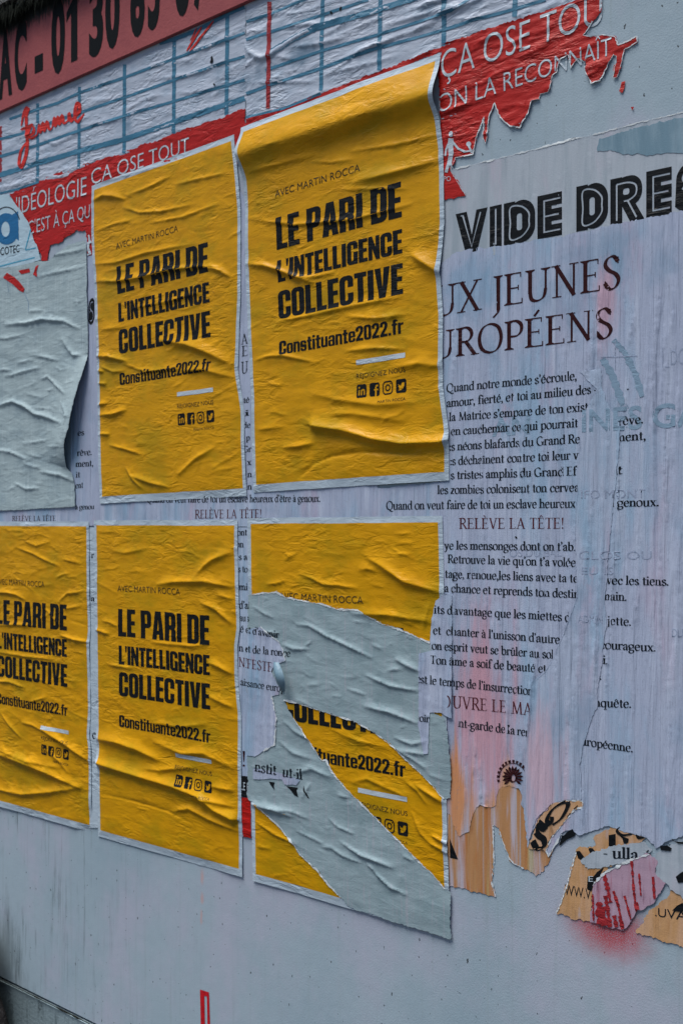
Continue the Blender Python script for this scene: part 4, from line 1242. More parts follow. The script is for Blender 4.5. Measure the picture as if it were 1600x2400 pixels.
FC = [(M1((-40, 545), (60, 548), (120, 560), (180, 595)), 12, 5), (M1((120, 240), (230, 280), (330, 330), (420, 372)), 8, 3.2), (M1((400, 445), (440, 425), (480, 420)), 7, 2.6), (M1((410, 610), (470, 555), (570, 545)), 8, 3), (M1((430, 840), (520, 868), (612, 885)), 8, 5.5), (M1((-20, 770), (120, 765), (260, 775)), 9, 3), (M1((-20, 950), (200, 985), (380, 1000)), 8, 3), (M1((-20, 1150), (80, 1155), (180, 1195)), 9, 4), (M1((20, 1370), (80, 1450), (150, 1530)), 9, 3.6), (M1((160, 1430), (240, 1450), (310, 1490)), 10, 3.6), (M1((300, 1480), (450, 1570), (615, 1690)), 16, 7), (M1((180, 200), (260, 230), (350, 200)), 10, 2.5), (M1((440, 320), (560, 350)), 9, 2.5), (M1((220, 1290), (330, 1260)), 8, 2.5), (M1((420, 770), (350, 690), (300, 640)), 8, 2.2),
      (L1((-60, -60), (120, 0), (300, 70), (560, 190)), 22, 9), (L1((-60, 180), (60, 215), (170, 235), (350, 220), (550, 190)), 18, 6), (L1((330, -60), (420, 10), (470, 80)), 10, 3), (M1((-20, 1600), (200, 1690), (420, 1740)), 20, 5), (M1((450, 660), (560, 640)), 10, 2.5)]
qD = quad((229, 1231), (552.7, 1231.7), (563, 2035.6), (237.6, 1945))
qC = qD + (wall((205.6, 1233.4)) - qD[1])
Cp = Poster((100, 1550), 'crumpled yellow poster in the lower row at the left, its text cut short', qC, relief(.0050, FC, (-20, 1240, 212, 1930), 60, 8, 35, 7, .0016), None, [(0, 0), (.35, .004), (.4, -.006), (.6, 0), (.7, -.012), (.74, 0), (1, 0)], 0, 13)
FD = [(M1((1080, 492), (1200, 475), (1400, 472), (1590, 510)), 18, 6), (M1((1350, 425), (1400, 370), (1460, 325), (1590, 270)), 18, 5), (M1((1370, 610), (1480, 660), (1590, 760)), 16, 5), (M1((1040, 885), (1300, 912), (1430, 900)), 7, 2.6), (M1((660, 800), (700, 812), (750, 830)), 9, 4.5), (M1((710, 740), (760, 750), (810, 775)), 7, 2.8), (M1((740, 1035), (820, 1050), (920, 1065)), 8, 2.8), (M1((1430, 1020), (1500, 1050), (1590, 1100)), 18, 5), (M1((670, 1540), (800, 1560), (950, 1610), (1100, 1690)), 24, 9), (M1((1060, 1560), (1250, 1640), (1400, 1640), (1600, 1740)), 20, 5), (M1((1050, 1430), (1240, 1460), (1420, 1440)), 14, 2.5), (M1((770, 260), (860, 280), (1000, 250)), 16, 2.4), (M1((1430, 1250), (1600, 1330)), 18, 4),
      (L1((680, 20), (820, 65), (1000, 120), (1200, 180), (1380, 250), (1480, 340), (1600, 400)), 24, 10, False), (L1((715, 235), (950, 290), (1150, 350), (1320, 435)), 5, -2), (L1((1190, 350), (1300, 330), (1450, 410), (1620, 480)), 12, 5), (L1((980, 60), (1100, 70), (1320, 50)), 16, 4), (L1((1280, 260), (1420, 270), (1600, 320)), 14, 5), (L1((1440, 180), (1600, 210)), 14, 4), (M1((1480, 560), (1590, 590)), 12, 3)]
Dp = Poster((395, 1600), 'yellow poster in the lower row, between the crumpled one and the torn one', qD, relief(.0050, FD, (230, 1240, 560, 2030), 40, 12, 25, 15), None, [(0, 0), (.08, -.004), (.3, .006), (.35, -.01), (.45, -.012), (.55, .004), (.8, 0), (1, 0)], 0, 21)
FE = [(M2((540, 420), (620, 450), (700, 490), (930, 517)), 8, 3.4), (M2((320, 492), (380, 485), (440, 470)), 7, 2.6), (M2((1000, 310), (1100, 365), (1250, 470), (1490, 545)), 20, 7), (M2((940, 395), (1000, 385), (1060, 400)), 14, 3), (M2((900, 690), (1150, 700), (1430, 745)), 18, 4.5), (M2((430, 330), (530, 270)), 8, 1.6), (M2((1180, 150), (1300, 148)), 6, 1.4), (M2((1180, 215), (1320, 212)), 6, 1.4), (M2((1190, 290), (1300, 285)), 6, 1.4),
      (L2((1330, 170), (1420, 230), (1510, 290)), 10, 5), (L2((1260, 150), (1340, 210), (1400, 300)), 9, 3), (L2((1440, 515), (1500, 545), (1560, 590)), 9, 5), (L2((1420, 565), (1490, 600), (1560, 650)), 9, 4), (L2((200, 300), (350, 335), (490, 385)), 14, 6), (L2((240, 420), (360, 500), (520, 575)), 8, 3.5), (L2((250, 590), (340, 605)), 8, 2), (M2((760, 1480), (950, 1560), (1150, 1600)), 14, 2.5), (L2((900, 150), (1000, 130), (1260, 250)), 12, 3), (L2((1300, 350), (1360, 500), (1420, 560)), 9, 3), (M2((1420, 620), (1380, 800)), 10, 2)]
rE = relief(.0050, FE, (595, 1240, 1040, 2080), 28, 14, 22, 19, .0008)
Ep = Poster((815, 1650), 'yellow poster torn open across its middle by a grey band', quad((590.6, 1227.5), (1028, 1224), (1046, 2172), (602, 2047)), rE, None, [(0, 0), (.3, 0), (.6, .004), (.7, -.006), (1, 0)], .001, 27)

# ------------------------------------------------------------------ grey band torn across the last poster
gb = thing('torn_paper_band', (800, 1700), 'grey torn paper band stuck slanting across the torn yellow poster', 'torn paper')
rG = Relief(.0009, under=rE, crumple=.0007, csc=(9, 16), seed=31)
for p, w, a in ((M2((520, 765), (600, 770), (720, 840), (870, 912), (1030, 990)), 10, 6), (M2((220, 640), (300, 690), (370, 725)), 10, 3.4), (M2((420, 900), (500, 930), (600, 935)), 12, 5), (M2((580, 910), (620, 880)), 7, 3), (M2((990, 1110), (1150, 1180), (1340, 1218)), 10, 5), (M2((860, 1200), (920, 1222), (990, 1245)), 6, 2.6), (M2((980, 1320), (1150, 1360), (1340, 1435)), 16, 6), (M2((1190, 1000), (1270, 1040), (1350, 1082)), 15, 6), (M2((1130, 1085), (1180, 1070), (1240, 1065)), 8, 3),
                (M2((910, 745), (980, 752)), 6, 2), (M2((430, 1420), (520, 1500), (660, 1570)), 12, 4), (M2((400, 1560), (500, 1640), (620, 1680)), 14, 4), (M2((1030, 900), (1100, 930)), 10, 2.5), (M2((590, 1180), (680, 1170)), 8, 2), (M2((760, 1250), (830, 1255)), 7, 2), (M2((300, 820), (400, 830)), 12, 3.4), (M2((1180, 1530), (1300, 1580), (1390, 1560)), 9, 4), (M2((1220, 1620), (1400, 1650)), 12, 4), (L2((1180, -80), (1300, -10), (1400, 60)), 12, 4),
                (L2((740, 400), (800, 455), (910, 505)), 8, 3.6), (L2((820, 560), (950, 645), (1070, 690), (1170, 730)), 11, 7), (L2((1000, 705), (1080, 790), (1150, 860), (1260, 915)), 9, 6), (L2((520, 480), (600, 520), (700, 570)), 9, 3.6), (L2((690, 590), (760, 600), (830, 650), (960, 700)), 8, 4), (L2((320, 330), (480, 350), (600, 400)), 12, 4), (L2((520, 90), (620, 60), (760, 120)), 16, 5), (L2((620, 150), (560, 260)), 12, 3), (L2((1240, 650), (1320, 690)), 9, 3), (L2((800, 240), (880, 260)), 9, 3)):
    rG.fold(p, w * .72, a * .85)
rG.rand((600, 1400, 1000, 2000), 90, 25, 28, (10, 50), (2.5, 5), (.2, .9), rng)
rG.rand((600, 1400, 1000, 1980), 130, 20, 60, (6, 24), (3, 4.5), (.3, .9), rng)
up_e = M2((184, 566), (290, 552), (380, 545), (450, 580), (590, 608), (690, 625), (790, 660), (940, 668), (1010, 710), (1080, 752), (1220, 800), (1330, 845), (1425, 888))
r_e = M2((1440, 945), (1430, 1360), (1520, 1390), (1545, 1500)) + L2((1560, 0), (1562, 260))
l_e = L2((1515, 265), (1420, 150), (1340, 70), (1260, 0)) + M2((1180, 1600), (1090, 1530), (1000, 1470), (910, 1420), (760, 1375), (620, 1330), (500, 1290), (430, 1280))
b_r = M2((500, 1400), (600, 1550), (690, 1690)) + L2((720, 0), (765, 90), (850, 190), (950, 290), (1050, 390), (1150, 490), (1250, 590), (1380, 720), (1440, 770), (1525, 880))
b_b = L2((1562, 900), (1563, 1216), (1215, 1112), (880, 1002))
b_l = L2((820, 940), (730, 840), (660, 750), (540, 640), (500, 570), (440, 500), (380, 430), (310, 370), (270, 330), (230, 290))
band_g = sheet('paper', up_e + r_e + l_e + b_r + b_b + b_l + L2((186, 270)) + M2((184, 1700)), 3.2, rG, m_band, gb, 3.5, 12)
fibre(band_g, gb, up_e, 3.6)
fibre(band_g, gb, l_e, 3.0)
fibre(band_g, gb, b_r, 3.0)
fibre(band_g, gb, b_l, 3.0)
# bits of the text poster laid bare in the tear
rU = Relief(.0012, under=rG)
bare = sheet('bared_layer', M2((182, 800), (280, 780), (330, 830), (400, 880), (430, 940), (445, 1010), (372, 1040), (352, 1085), (402, 1190), (400, 1240), (352, 1250), (385, 1400), (372, 1580), (300, 1622), (240, 1660), (182, 1655)), 4, rU, m_lilac, gb, 2.0, 17)
bare2 = sheet('bared_layer', M2((1518, 556), (1466, 604), (1440, 720), (1425, 885), (1440, 940), (1350, 962), (1348, 1450), (1385, 1640), (1412, 1640), (1425, 1362), (1500, 1366), (1560, 1400), (1572, 1400), (1572, 556)), 4, rU, m_lilac, gb, 1.6, 19)
bare3 = sheet('bared_layer', L2((225, 60), (330, 70), (420, 95), (545, 135), (520, 170), (440, 165), (425, 130), (300, 130), (225, 130)), 4, rU, m_lilac, gb, 2.0, 23)
fibre(bare, gb, M2((280, 780), (330, 830), (400, 880), (430, 940), (445, 1010), (372, 1040)), 3)
fibre(bare, gb, M2((352, 1250), (385, 1400), (372, 1580), (300, 1622)), 3)
# little curl of paper standing off the tear
co, fs = [], []
cq = M2((405, 1015), (462, 1005), (455, 1110), (425, 1225), (395, 1190), (378, 1060))
ct = wall(cq)
cc = ct.mean(0)
nu, nv = 12, 22
a0, a1 = wall(M2((372, 1010))[0]), wall(M2((425, 1230))[0])
for j in range(nv):
    t = j / (nv - 1)
    ax = a0 * (1 - t) + a1 * t
    wd = .034 * math.sin(math.pi * min(1, .12 + t * .95)) ** .7 + .004
    for i in range(nu):
        th = -.5 + 3.4 * i / (nu - 1)
        r = wd * .36
        co.append((ax[0] + .012 + r * (1 - math.cos(th)) * 1.1, -.014 - r * (1 + math.sin(th)) * .9, ax[1]))
for j in range(nv - 1):
    for i in range(nu - 1):
        k = j * nu + i
        fs.append((k, k + 1, k + nu + 1, k + nu))
put('paper_curl', co, fs, m_teal, gb)
BARE = [band_g, bare, bare2, bare3, man]

# ------------------------------------------------------------------ writing of the text posters
def mline(s, p0, p1, h0=19.5, h1=21, font='ser', mat=None, sheets=None, par=None, clip=(), grid=9, name='text_line', **k):
    return write(name, s, font, line(p0, p1, h0, h1), mat or m_body, sheets or [man, bare2], par or mr, grid, clip, **k)
def q6(x, y): return Z6((x, y))[0]
def q3(x, y): return M3((x, y))[0]
mline('UX JEUNES', q6(-10, 496), q6(1180, 308), 71, 77, 'tra', m_maroon, man, grid=16, name='headline')
mline('UROPÉENS', q6(-22, 766), q6(1130, 622), 65, 70, 'tra', m_maroon, man, grid=16, name='headline')
body = [("Quand notre monde s'écroule,", q6(72, 972), q6(898, 893)), ("amour, fierté, et toi au milieu des", q6(72, 1066), q6(988, 980)), ("la Matrice s'empare de ton exist", q6(88, 1155), q6(970, 1090)),
        ("en cauchemar ce qui pourrait", q6(100, 1244), q6(905, 1192)), (":s néons blafards du Grand Re", q6(90, 1342), q6(918, 1293)), (":s déchaînent contre toi leur v", q6(95, 1433), q6(908, 1395)), ("s tristes amphis du Grand Ef", q6(98, 1522), q6(895, 1498)),
        ("les zombies colonisent ton cervea", q6(15, 1616), q6(912, 1600), 903), ("Quand on veut faire de toi un esclave heureux", (905.7, 1194.5), q6(887, 1702))]
for b in body:
    mline(b[0], b[1], b[2], clip=[(Z6((b[3], 0))[0], (1, 0))] if len(b) > 3 else ())
frag6 = [("r", (1008, 964), (1024, 962), None, 935), ("rêve.", (1158, 1180), (1320, 1168), 1168, None), ("ment,", (1140, 1284), (1335, 1272), 1172, None), ("it", (1138, 1492), (1186, 1490), 1150, None), ("à genoux.", (1100, 1697), (1418, 1693), 1126, None)]
for s, a, b, c, top in frag6:
    mline(s, q6(*a), q6(*b), clip=([(Z6((c, 0))[0], (-1, 0))] if c else []))
mline("RELÈVE LA TÊTE!", q3(152, 106), q3(818, 105), 25, 25.5, 'tra', m_wine, name='motto')
body3 = [("ye les mensonges dont on t'ab.", (58, 236), (890, 246)), ("Retrouve la vie qu'on t'a volée", (80, 322), (890, 346)), ("tage, renoue,les liens avec ta te", (62, 416), (906, 446)), ("a chance et reprends ton destin", (58, 505), (915, 546)),
         ("its davantage que les miettes d", (2, 641), (858, 693)), ("et  chanter à l'unisson d'autre", (-5, 771), (790, 834)), ("on esprit veut se brûler au sol", (-12, 868), (752, 929)), ("Ton âme a soif de beauté et", (-20, 958), (705, 1019)), ("est le temps de l'insurrection", (-108, 1078), (622, 1161))]
clips = {2: 898, 3: 898, 4: 845, 6: 745, 7: 698, 8: 612}
for i, (s, a, b) in enumerate(body3):
    mline(s, q3(*a), q3(*b), 19.5, 20.5, clip=[(q3(clips[i], 0), (1, 0))] if i in clips else ())
frag3 = [("avec les tiens.", (1048, 456), (1480, 466), 1082), ("main.", (1050, 556), (1214, 563), 1074), ("jette.", (1088, 712), (1242, 721), None), ("courageux.", (1040, 864), (1397, 884), 1062), ("i.", (1060, 960), (1100, 966), None), (".", (1040, 1062), (1054, 1062), None), ("nquête.", (1005, 1231), (1243, 1240), 1022), ("européenne.", (888, 1470), (1253, 1522), 930)]
for s, a, b, c in frag3:
    mline(s, q3(*a), q3(*b), 20, 20.5, clip=[(q3(c, 0), (-1, 0))] if c else ())
mline("ÉCOUVRE LE MANIF", q3(-60, 1222), q3(760, 1302), 28, 29, 'tra', m_wine, name='motto', clip=[(q3(608, 0), (1, 0)), (q3(85, 0), (-1, 0))])
mline("avant-garde de la ren", q3(62, 1348), q3(606, 1423), 20, 20, clip=[(q3(586, 0), (1, 0)), (q3(145, 0), (-1, 0))])
mline("joir", M2((1340, 1420))[0], M2((1424, 1428))[0], 17, 17)
brush('ink_spot', [(M3((508, 155), (513, 160), (510, 164)), 5)], m_ink, man, mr, .0006, False)
v, f = union([[*Z3((1478, 1250), (1492, 1250), (1490, 1262), (1480, 1262))]])
le_ = Z6((912, 840), (1030, 960), (975, 1050), (907, 1180), (920, 1290), (910, 1400), (898, 1500), (905, 1600), (890, 1700)) + M3((888, 180), (893, 330), (899, 440), (899, 540), (845, 690), (790, 830), (746, 930), (700, 1010), (613, 1080), (607, 1290), (587, 1420), (570, 1560)) + L3((572, 140), (590, 520), (640, 372), (735, 280), (850, 250), (930, 255))
re_ = Z6((1050, 820), (1060, 955), (1100, 1060), (1168, 1170), (1172, 1280), (1150, 1490), (1128, 1690)) + M3((1100, 230), (1084, 440), (1074, 560), (1086, 720), (1064, 870), (1058, 960), (1036, 1060), (1022, 1230), (936, 1480), (915, 1600)) + L3((925, 100),)
rP = Relief(.0008, under=rm, crumple=.0004, csc=(40, 3))
stp = sheet('pasted_strip', le_ + re_[::-1], 5, rP, m_lilac2, mr, 3.0, 77)
fibre(stp, mr, le_[3:20], 1.2, m_lilac2)
GS = {'rel': lambda P: relieve([man, stp], P, 0.0)}
# faint print showing through
for s, p0, p1, h0, h1, mt in (("AN", (360, 1250), (600, 1232), 105, 108, m_ghost), ("INES GA", (930, 1222), (1690, 1180), 130, 145, m_ghost), ("IFO MONT", (925, 1645), (1330, 1640), 50, 52, m_ghost2)):
    mline(s, q6(*p0), q6(*p1), h0 * .37, h1 * .37, 'gill', mt, [man, stp], off=.02 if mt is m_ghost else 0, name='faded_print', lift=.0003, grid=10)
for s, p0, p1, h in (("OS DU BAL", (470, 285), (800, 280), 48), ("CLOS OU", (910, 300), (1370, 300), 50), ("EU IS", (930, 395), (1130, 395), 44), ("ADMIN", (905, 700), (1060, 705), 46), ("DU", (1500, 790), (1568, 792), 50)):
    mline(s, q3(*p0), q3(*p1), h * .37, h * .37, 'gill', m_ghost2, [man, stp], name='faded_print', lift=.0003)
mline("DO", q6(1490, 800), q6(1590, 790), 34, 36, 'gill', m_ghost2, [man, stp], name='faded_print', lift=.0003)
strips('faded_print', [(Z6((1140, 640), (1140, 830)), 1.6), (Z6((1050, 750), (1280, 742)), 1.6), (Z6((1440, 690), (1440, 810)), 1.6), (Z6((1440, 812), (1480, 808)), 2)], m_ghost2, GS, mr, .0005)
strips('faded_print', [(Z6((1060, 760), (1120, 860), (1170, 1000), (1200, 1080)), 16), (Z6((1130, 640), (1200, 720), (1270, 860), (1310, 1000)), 14)], m_ghost, GS, mr, .0004, .3)
mline(".", q6(1214, 958), q6(1228, 956), sheets=[man, stp])
# sun emblem at the foot of the text
def emb():
    P = []
    c = np.array(L3((492, 112))[0])
    for k in range(15):
        a = math.radians(90 + (k - 7.2) * 15)
        r0, r1 = 33, 39
        d, dn = np.array([math.cos(a) * .95, -math.sin(a) * 1.05]), np.array([math.sin(a), math.cos(a)])
        P.append([c + d * r0 - dn * 2.6, c + d * r1 - dn * 3, c + d * r1 + dn * 3, c + d * r0 + dn * 2.6])
    for k in range(13):
        a = math.radians(90 + (k - 6) * 21)
        d, dn = np.array([math.cos(a) * .95, -math.sin(a) * 1.05]), np.array([math.sin(a), math.cos(a)])
        P.append([c + d * 9 - dn * 1.5, c + d * 20 - dn * 3.2, c + d * 27, c + d * 20 + dn * 3.2, c + d * 9 + dn * 1.5])
    P += stroke([c + np.array([math.cos(math.radians(x)), -math.sin(math.radians(x)) * 1.05]) * 31.5 for x in range(-8, 190, 9)], 1.6)
    P.append([c + np.array(q) for q in ring(0, 0, 10, 12, 18)])
    M = [[c + np.array((x + 2, y + 1)) for x, y in ring(0, 0, 4.5, 8, 12)]]
    return union(P, M)
v, f = emb()
lay('emblem', v, f, m_maroon, man, mr, None, [(L3((566, 0))[0], (1, 0))], .0008)

mline("Quand on veut faire de toi un esclave heureux d'être à genoux.", (346, 1178), (752.5, 1176), 16, 17, sheets=mid, par=mm)
mline("RELÈVE LA TÊTE!", (459, 1215), (615, 1214), 20, 20.5, 'tra', m_wine, mid, mm, name='motto')
mline("à genoux.", (178, 1194), (233, 1193), 12, 12, sheets=left, par=ml)
mline("RELÈVE LA TÊTE", (31, 1221.5), (133, 1221), 12, 12.5, 'tra', m_maroon, left, ml, name='motto')
for s, a, b, h in (("rêve.", (530, 1478), (632, 1470), 44), ("ment,", (520, 1552), (642, 1545), 42), ("it", (522, 1625), (552, 1622), 40), ("ent", (520, 1698), (572, 1692), 40), ("es", (535, 1340), (580, 1335), 40)):
    mline(s, Z4(a)[0], Z4(b)[0], h * .344, h * .344, sheets=left, par=ml)
write('headline', 'S', 'inl', Z4((606, 585), (650, 575), (650, 400), (606, 415)), m_ink, left, ml, None)
for s, a, b, h in (("A", (136, 720), (180, 712), 70), ("E", (140, 800), (182, 795), 70), ("U", (136, 918), (182, 910), 80)):
    mline(s, Z5(a)[0], Z5(b)[0], h * .344, h * .344, 'tra', m_body, mid, mm)
for s, a, b, h in (("té", (150, 1118), (192, 1112), 40), ("i", (160, 1206), (190, 1202), 40), ("de", (150, 1288), (198, 1284), 40), ("p", (170, 1372), (196, 1370), 40), ("Gr", (150, 1452), (206, 1448), 42), ("x", (176, 1540), (204, 1538), 42), ("n", (178, 1622), (208, 1620), 42), ("n", (178, 1706), (208, 1704), 42)):
    mline(s, Z5(a)[0], Z5(b)[0], h * .344, h * .344, sheets=mid, par=mm)
for s, a, b, h in (("ont", (108, 160), (176, 158), 44), ("on", (100, 240), (152, 240), 44), ("s a", (118, 326), (178, 326), 44), ("s to", (114, 408), (180, 410), 44), ("mi", (122, 530), (180, 532), 46), ("d'ai", (122, 655), (196, 658), 50), ("au s", (124, 740), (196, 744), 46), ("é et d'avenir", (128, 815), (400, 856), 48), ("n et de la ronce", (120, 946), (478, 984), 50), ("aissance europ", (128, 1176), (440, 1224), 48)):
    mline(s, M2(a)[0], M2(b)[0], h * .344, h * .344, sheets=[mid2, bare, band_g], par=mm)
mline("NIFESTE", M2((118, 1050))[0], M2((358, 1086))[0], 22, 22, 'tra', m_wine, [mid2, bare, band_g], mm, name='motto')
mline("!", M2((136, 1730))[0], M2((172, 1730))[0], 36, 36, 'tra', m_maroon, mid2, mm, name='motto')
mline("nstit  ut-il", L2((236, 76))[0], L2((560, 135))[0], 24, 24, sheets=[bare3, band_g], par=gb)
for s, a, b, h in (("r", (626, 312), (646, 312), 40), ("a", (624, 606), (650, 608), 40), ("c", (632, 1540), (658, 1542), 60)):
    mline(s, M1(a)[0], M1(b)[0], h * .344, h * .344, sheets=mid3, par=ml)
sheet('stamp', L2((136, 108), (194, 116), (196, 262), (136, 252)), 5, Relief(.0028), m_ink, mm)
write('text_line', 'LE P', 'gill', L2((137, 205), (192, 212), (192, 160), (137, 153)), m_pale, FLAT(.003), mm, None)
strip_red = sheet('red_strip', L2((136, 255), (200, 262), (206, 535), (150, 526)), 4, Relief(.0028, crumple=.002, csc=(6, 40)), m_red, mm, 1.0)
for q_ in [L2((332, 148), (372, 152), (366, 175), (372, 205), (345, 172)), L2((450, 178), (530, 188), (520, 205), (532, 252), (505, 240), (480, 205)), L2((568, 172), (576, 200), (608, 262), (596, 258), (566, 205))]:
    lay('ink_fragment', *union([q_]), m_ink, band_g, gb, 8, (), .0006)

# ------------------------------------------------------------------ grey peeling sheet at the left
gs = thing('peeling_sheet', (90, 880), 'pale grey wrinkled sheet at the left, its right edge peeling off the wall', 'torn paper')
r0 = Relief(.0055, crumple=.0012, csc=(8, 14), seed=41)
for p, w, a in ((Z4((50, 585), (200, 575), (300, 550), (450, 562), (550, 612)), 11, 7), (Z4((-20, 680), (60, 678), (170, 655)), 8, 3.6), (Z4((210, 790), (300, 802), (420, 832)), 8, 3.6), (Z4((50, 942), (180, 902), (280, 878)), 8, 4.5), (Z4((-20, 905), (40, 890), (95, 900)), 8, 3.6), (Z4((295, 955), (340, 940), (400, 1000), (465, 1055)), 8, 4.5), (Z4((-30, 1145), (100, 1108), (180, 1140), (250, 1192), (340, 1215), (455, 1258)), 11, 8), (Z4((435, 680), (470, 740), (520, 795), (590, 785)), 16, 6),
                (Z4((-30, 1435), (80, 1450), (195, 1502)), 10, 5), (Z4((290, 1585), (430, 1612), (525, 1655)), 9, 5), (Z4((105, 1658), (190, 1702), (280, 1700)), 8, 4), (Z4((170, 1395), (250, 1385), (330, 1372)), 6, 2.8), (Z4((340, 1418), (455, 1415)), 6, 2.8), (Z4((170, 1530), (290, 1562)), 7, 3), (Z4((205, 492), (300, 490)), 7, 3), (Z4((265, 262), (400, 230), (595, 190)), 8, 3), (Z4((340, 122), (460, 100), (595, 70)), 8, 3), (Z4((120, 850), (260, 820)), 7, 2.6), (Z4((330, 1040), (380, 1020)), 7, 3), (Z4((190, 1460), (290, 1490)), 6, 2.4), (Z4((440, 1110), (500, 1200), (480, 1290)), 12, 4), (Z4((200, 1060), (300, 1080)), 7, 2.2), (Z4((250, 1150), (380, 1160)), 7, 2.2)):
    r0.fold(p, w, a)
r0.rand((0, 620, 200, 1180), 120, 2, 35, (8, 45), (3, 6), (.4, 1.5), rng)
r0.rand((0, 640, 200, 1180), 120, 0, 60, (6, 22), (3, 4.5), (.3, .9), rng)
r0.rand((60, 700, 200, 1100), 14, 80, 20, (20, 60), (2.5, 4), (.4, .9), rng)
ce = wall(np.array(Z4((612, 800), (565, 1080), (532, 1300), (490, 1400), (470, 1560))))
def curl(P):
    best = np.full(len(P), 1e9)
    tt = np.zeros(len(P))
    n = len(ce) - 1
    for i in range(n):
        a, b = ce[i], ce[i + 1]
        d = b - a
        s = np.clip(((P - a) @ d) / (d @ d), 0, 1)
        q = np.hypot(*(P - a - s[:, None] * d).T)
        m = q < best
        best[m] = q[m]
        tt[m] = (i + s[m]) / n
    w = np.sin(np.pi * np.clip(tt, 0, 1)) ** .7
    return .030 * w * np.exp(-(best / .075) ** 1.5)
r0.extra.append(curl)
grey = sheet('paper', [(-40, 640)] + Z4((-60, 212), (0, 205), (160, 180), (290, 150), (300, 158), (345, 150), (480, 40), (598, 10), (604, 300), (612, 830), (565, 1080), (532, 1300), (492, 1400), (470, 1560), (500, 1592), (520, 1660), (523, 1822), (0, 1850), (-60, 1852)), 3.2, r0, m_grey, gs, 1.6, 33)
for q_ in [Z4((60, 232), (112, 262), (150, 300), (182, 342), (172, 366), (140, 350), (100, 310), (34, 266)), Z4((138, 218), (212, 202), (218, 228), (158, 242)), Z4((255, 190), (276, 178), (262, 225), (268, 262), (238, 245))]:
    lay('red_fragment', *union([q_]), m_red, grey, gs, 5, (), .0008)
strips('crease_line', [(Z4((180, 370), (205, 430), (210, 500)), 1.2), (Z4((60, 270), (70, 360)), 1.0)], m_ghost, grey, gs, .0005, .5)

# round logo notice
so = thing('notice', (40, 520), 'pale blue notice with a round blue logo at the left edge', 'notice')
r_so = Relief(.0050, crumple=.0006, seed=50)
soc = sheet('paper', [(-40, 462)] + Z1((0, 1328), (70, 1324), (115, 1392), (160, 1440), (205, 1520), (240, 1640)) + Z4((262, 40), (290, 145), (160, 182), (0, 210)) + [(-40, 640)], 4, r_so, m_socotec, so, 1.6, 51)
c = Z1((56, 1560))[0]
v, f = union([ring(c[0], c[1], 29, 37, 28), Z1((96, 1462), (136, 1440), (140, 1640), (108, 1612))], [ring(*Z1((50, 1562))[0], 10, 18, 18), Z1((50, 1540), (68, 1545), (56, 1562), (68, 1580), (50, 1585))])
lay('logo', v, f, m_azure, soc, so, 6)
strips('logo_arc', [([(c[0] + 34 * math.cos(math.radians(a)), c[1] - 51 * math.sin(math.radians(a))) for a in range(25, 160, 6)], 2.4)], m_body, soc, so)
strips('frame_line', [(Z4((0, 192), (120, 160), (250, 128)), 2.6), (Z4((185, 78), (258, 62)), 2.4), (Z1((185, 1700), (222, 1560)), 2.4)], m_cyan, soc, so)
write('lettering', 'SOCOTEC', 'gill', Z1((-38, 1750), (145, 1716), (145, 1668), (-38, 1700)), m_body, soc, so, None, off=.01)

# ------------------------------------------------------------------ remnants at the lower right
om = thing('orange_remnant', (1130, 1980), 'orange streaked strip of torn poster under the lilac text poster', 'torn paper')
ro = Relief(.0011, crumple=.0005, csc=(30, 4), seed=60)
orange = sheet('paper', [(1030, 1840)] + L3((90, 150), (560, 150), (600, 540), (650, 360), (900, 240), (950, 300), (800, 420), (720, 640), (690, 700), (640, 732), (560, 690), (500, 658), (470, 630), (400, 440), (366, 415), (372, 640), (358, 780), (382, 866), (200, 825), (100, 800)) + [(1030, 2070)], 4, ro, m_orange, om, 6, 61)
fibre(orange, om, L3((366, 415), (372, 640), (358, 780), (382, 866)), 2.6)
fibre(orange, om, L3((560, 690), (500, 658), (470, 630), (400, 440)), 2.6)
for q_ in [L3((92, 500), (145, 632), (95, 622))]:
    lay('ink_fragment', *union([q_]), m_ink, orange, om, 8)
def script(name, parent, sh, paths, lift=.0008):
    polys = []
    for pts, w in paths:
        sp = spline(L3(*pts), 5)
        polys += stroke(sp, lambda a, t, w=w: w * (.3 + .9 * abs(math.sin(a + .7))))
    v, f = union(polys)
    lay(name, v, f, m_ink, sh, parent, 8, (), lift)
oT = thing('script_scrap', (1290, 1930), 'tan scrap with slanting black script letters below the sun emblem', 'torn paper')
rT = Relief(.0026, crumple=.0005, seed=62)
scr = sheet('paper', L3((600, 560), (612, 490), (650, 375), (735, 285), (820, 252), (938, 262), (940, 298), (880, 318), (815, 400), (750, 470), (700, 580)), 4, rT, m_tan, oT, 6, 63)
script('script_letters', oT, scr, [(((620, 512), (648, 560), (688, 548), (690, 505), (660, 480), (640, 450), (652, 415), (690, 440), (712, 425)), 13), (((655, 388), (700, 420), (735, 400), (742, 360)), 10), (((718, 410), (712, 370), (752, 308), (822, 268), (842, 290), (800, 370), (745, 412)), 11), (((880, 312), (905, 290)), 7)])
oS = thing('script_scrap', (1420, 2010), 'ragged tan scrap with black blocks and web lettering, left of the red lined patch', 'torn paper')
rS = Relief(.0014, crumple=.0006, seed=64)
scr2 = sheet('paper', L3((892, 585), (905, 560), (1000, 540), (1010, 490), (1100, 440), (1150, 418), (1240, 470), (1345, 492), (1250, 535), (1190, 560), (1365, 560), (1350, 600), (1250, 630), (1150, 650), (1070, 710), (1010, 780), (985, 900), (985, 1026), (860, 1004), (768, 970), (800, 900), (835, 790)), 4, rS, m_tan, oS, 7, 65)
fibre(scr2, oS, L3((892, 585), (835, 790), (800, 900), (768, 970)), 3)
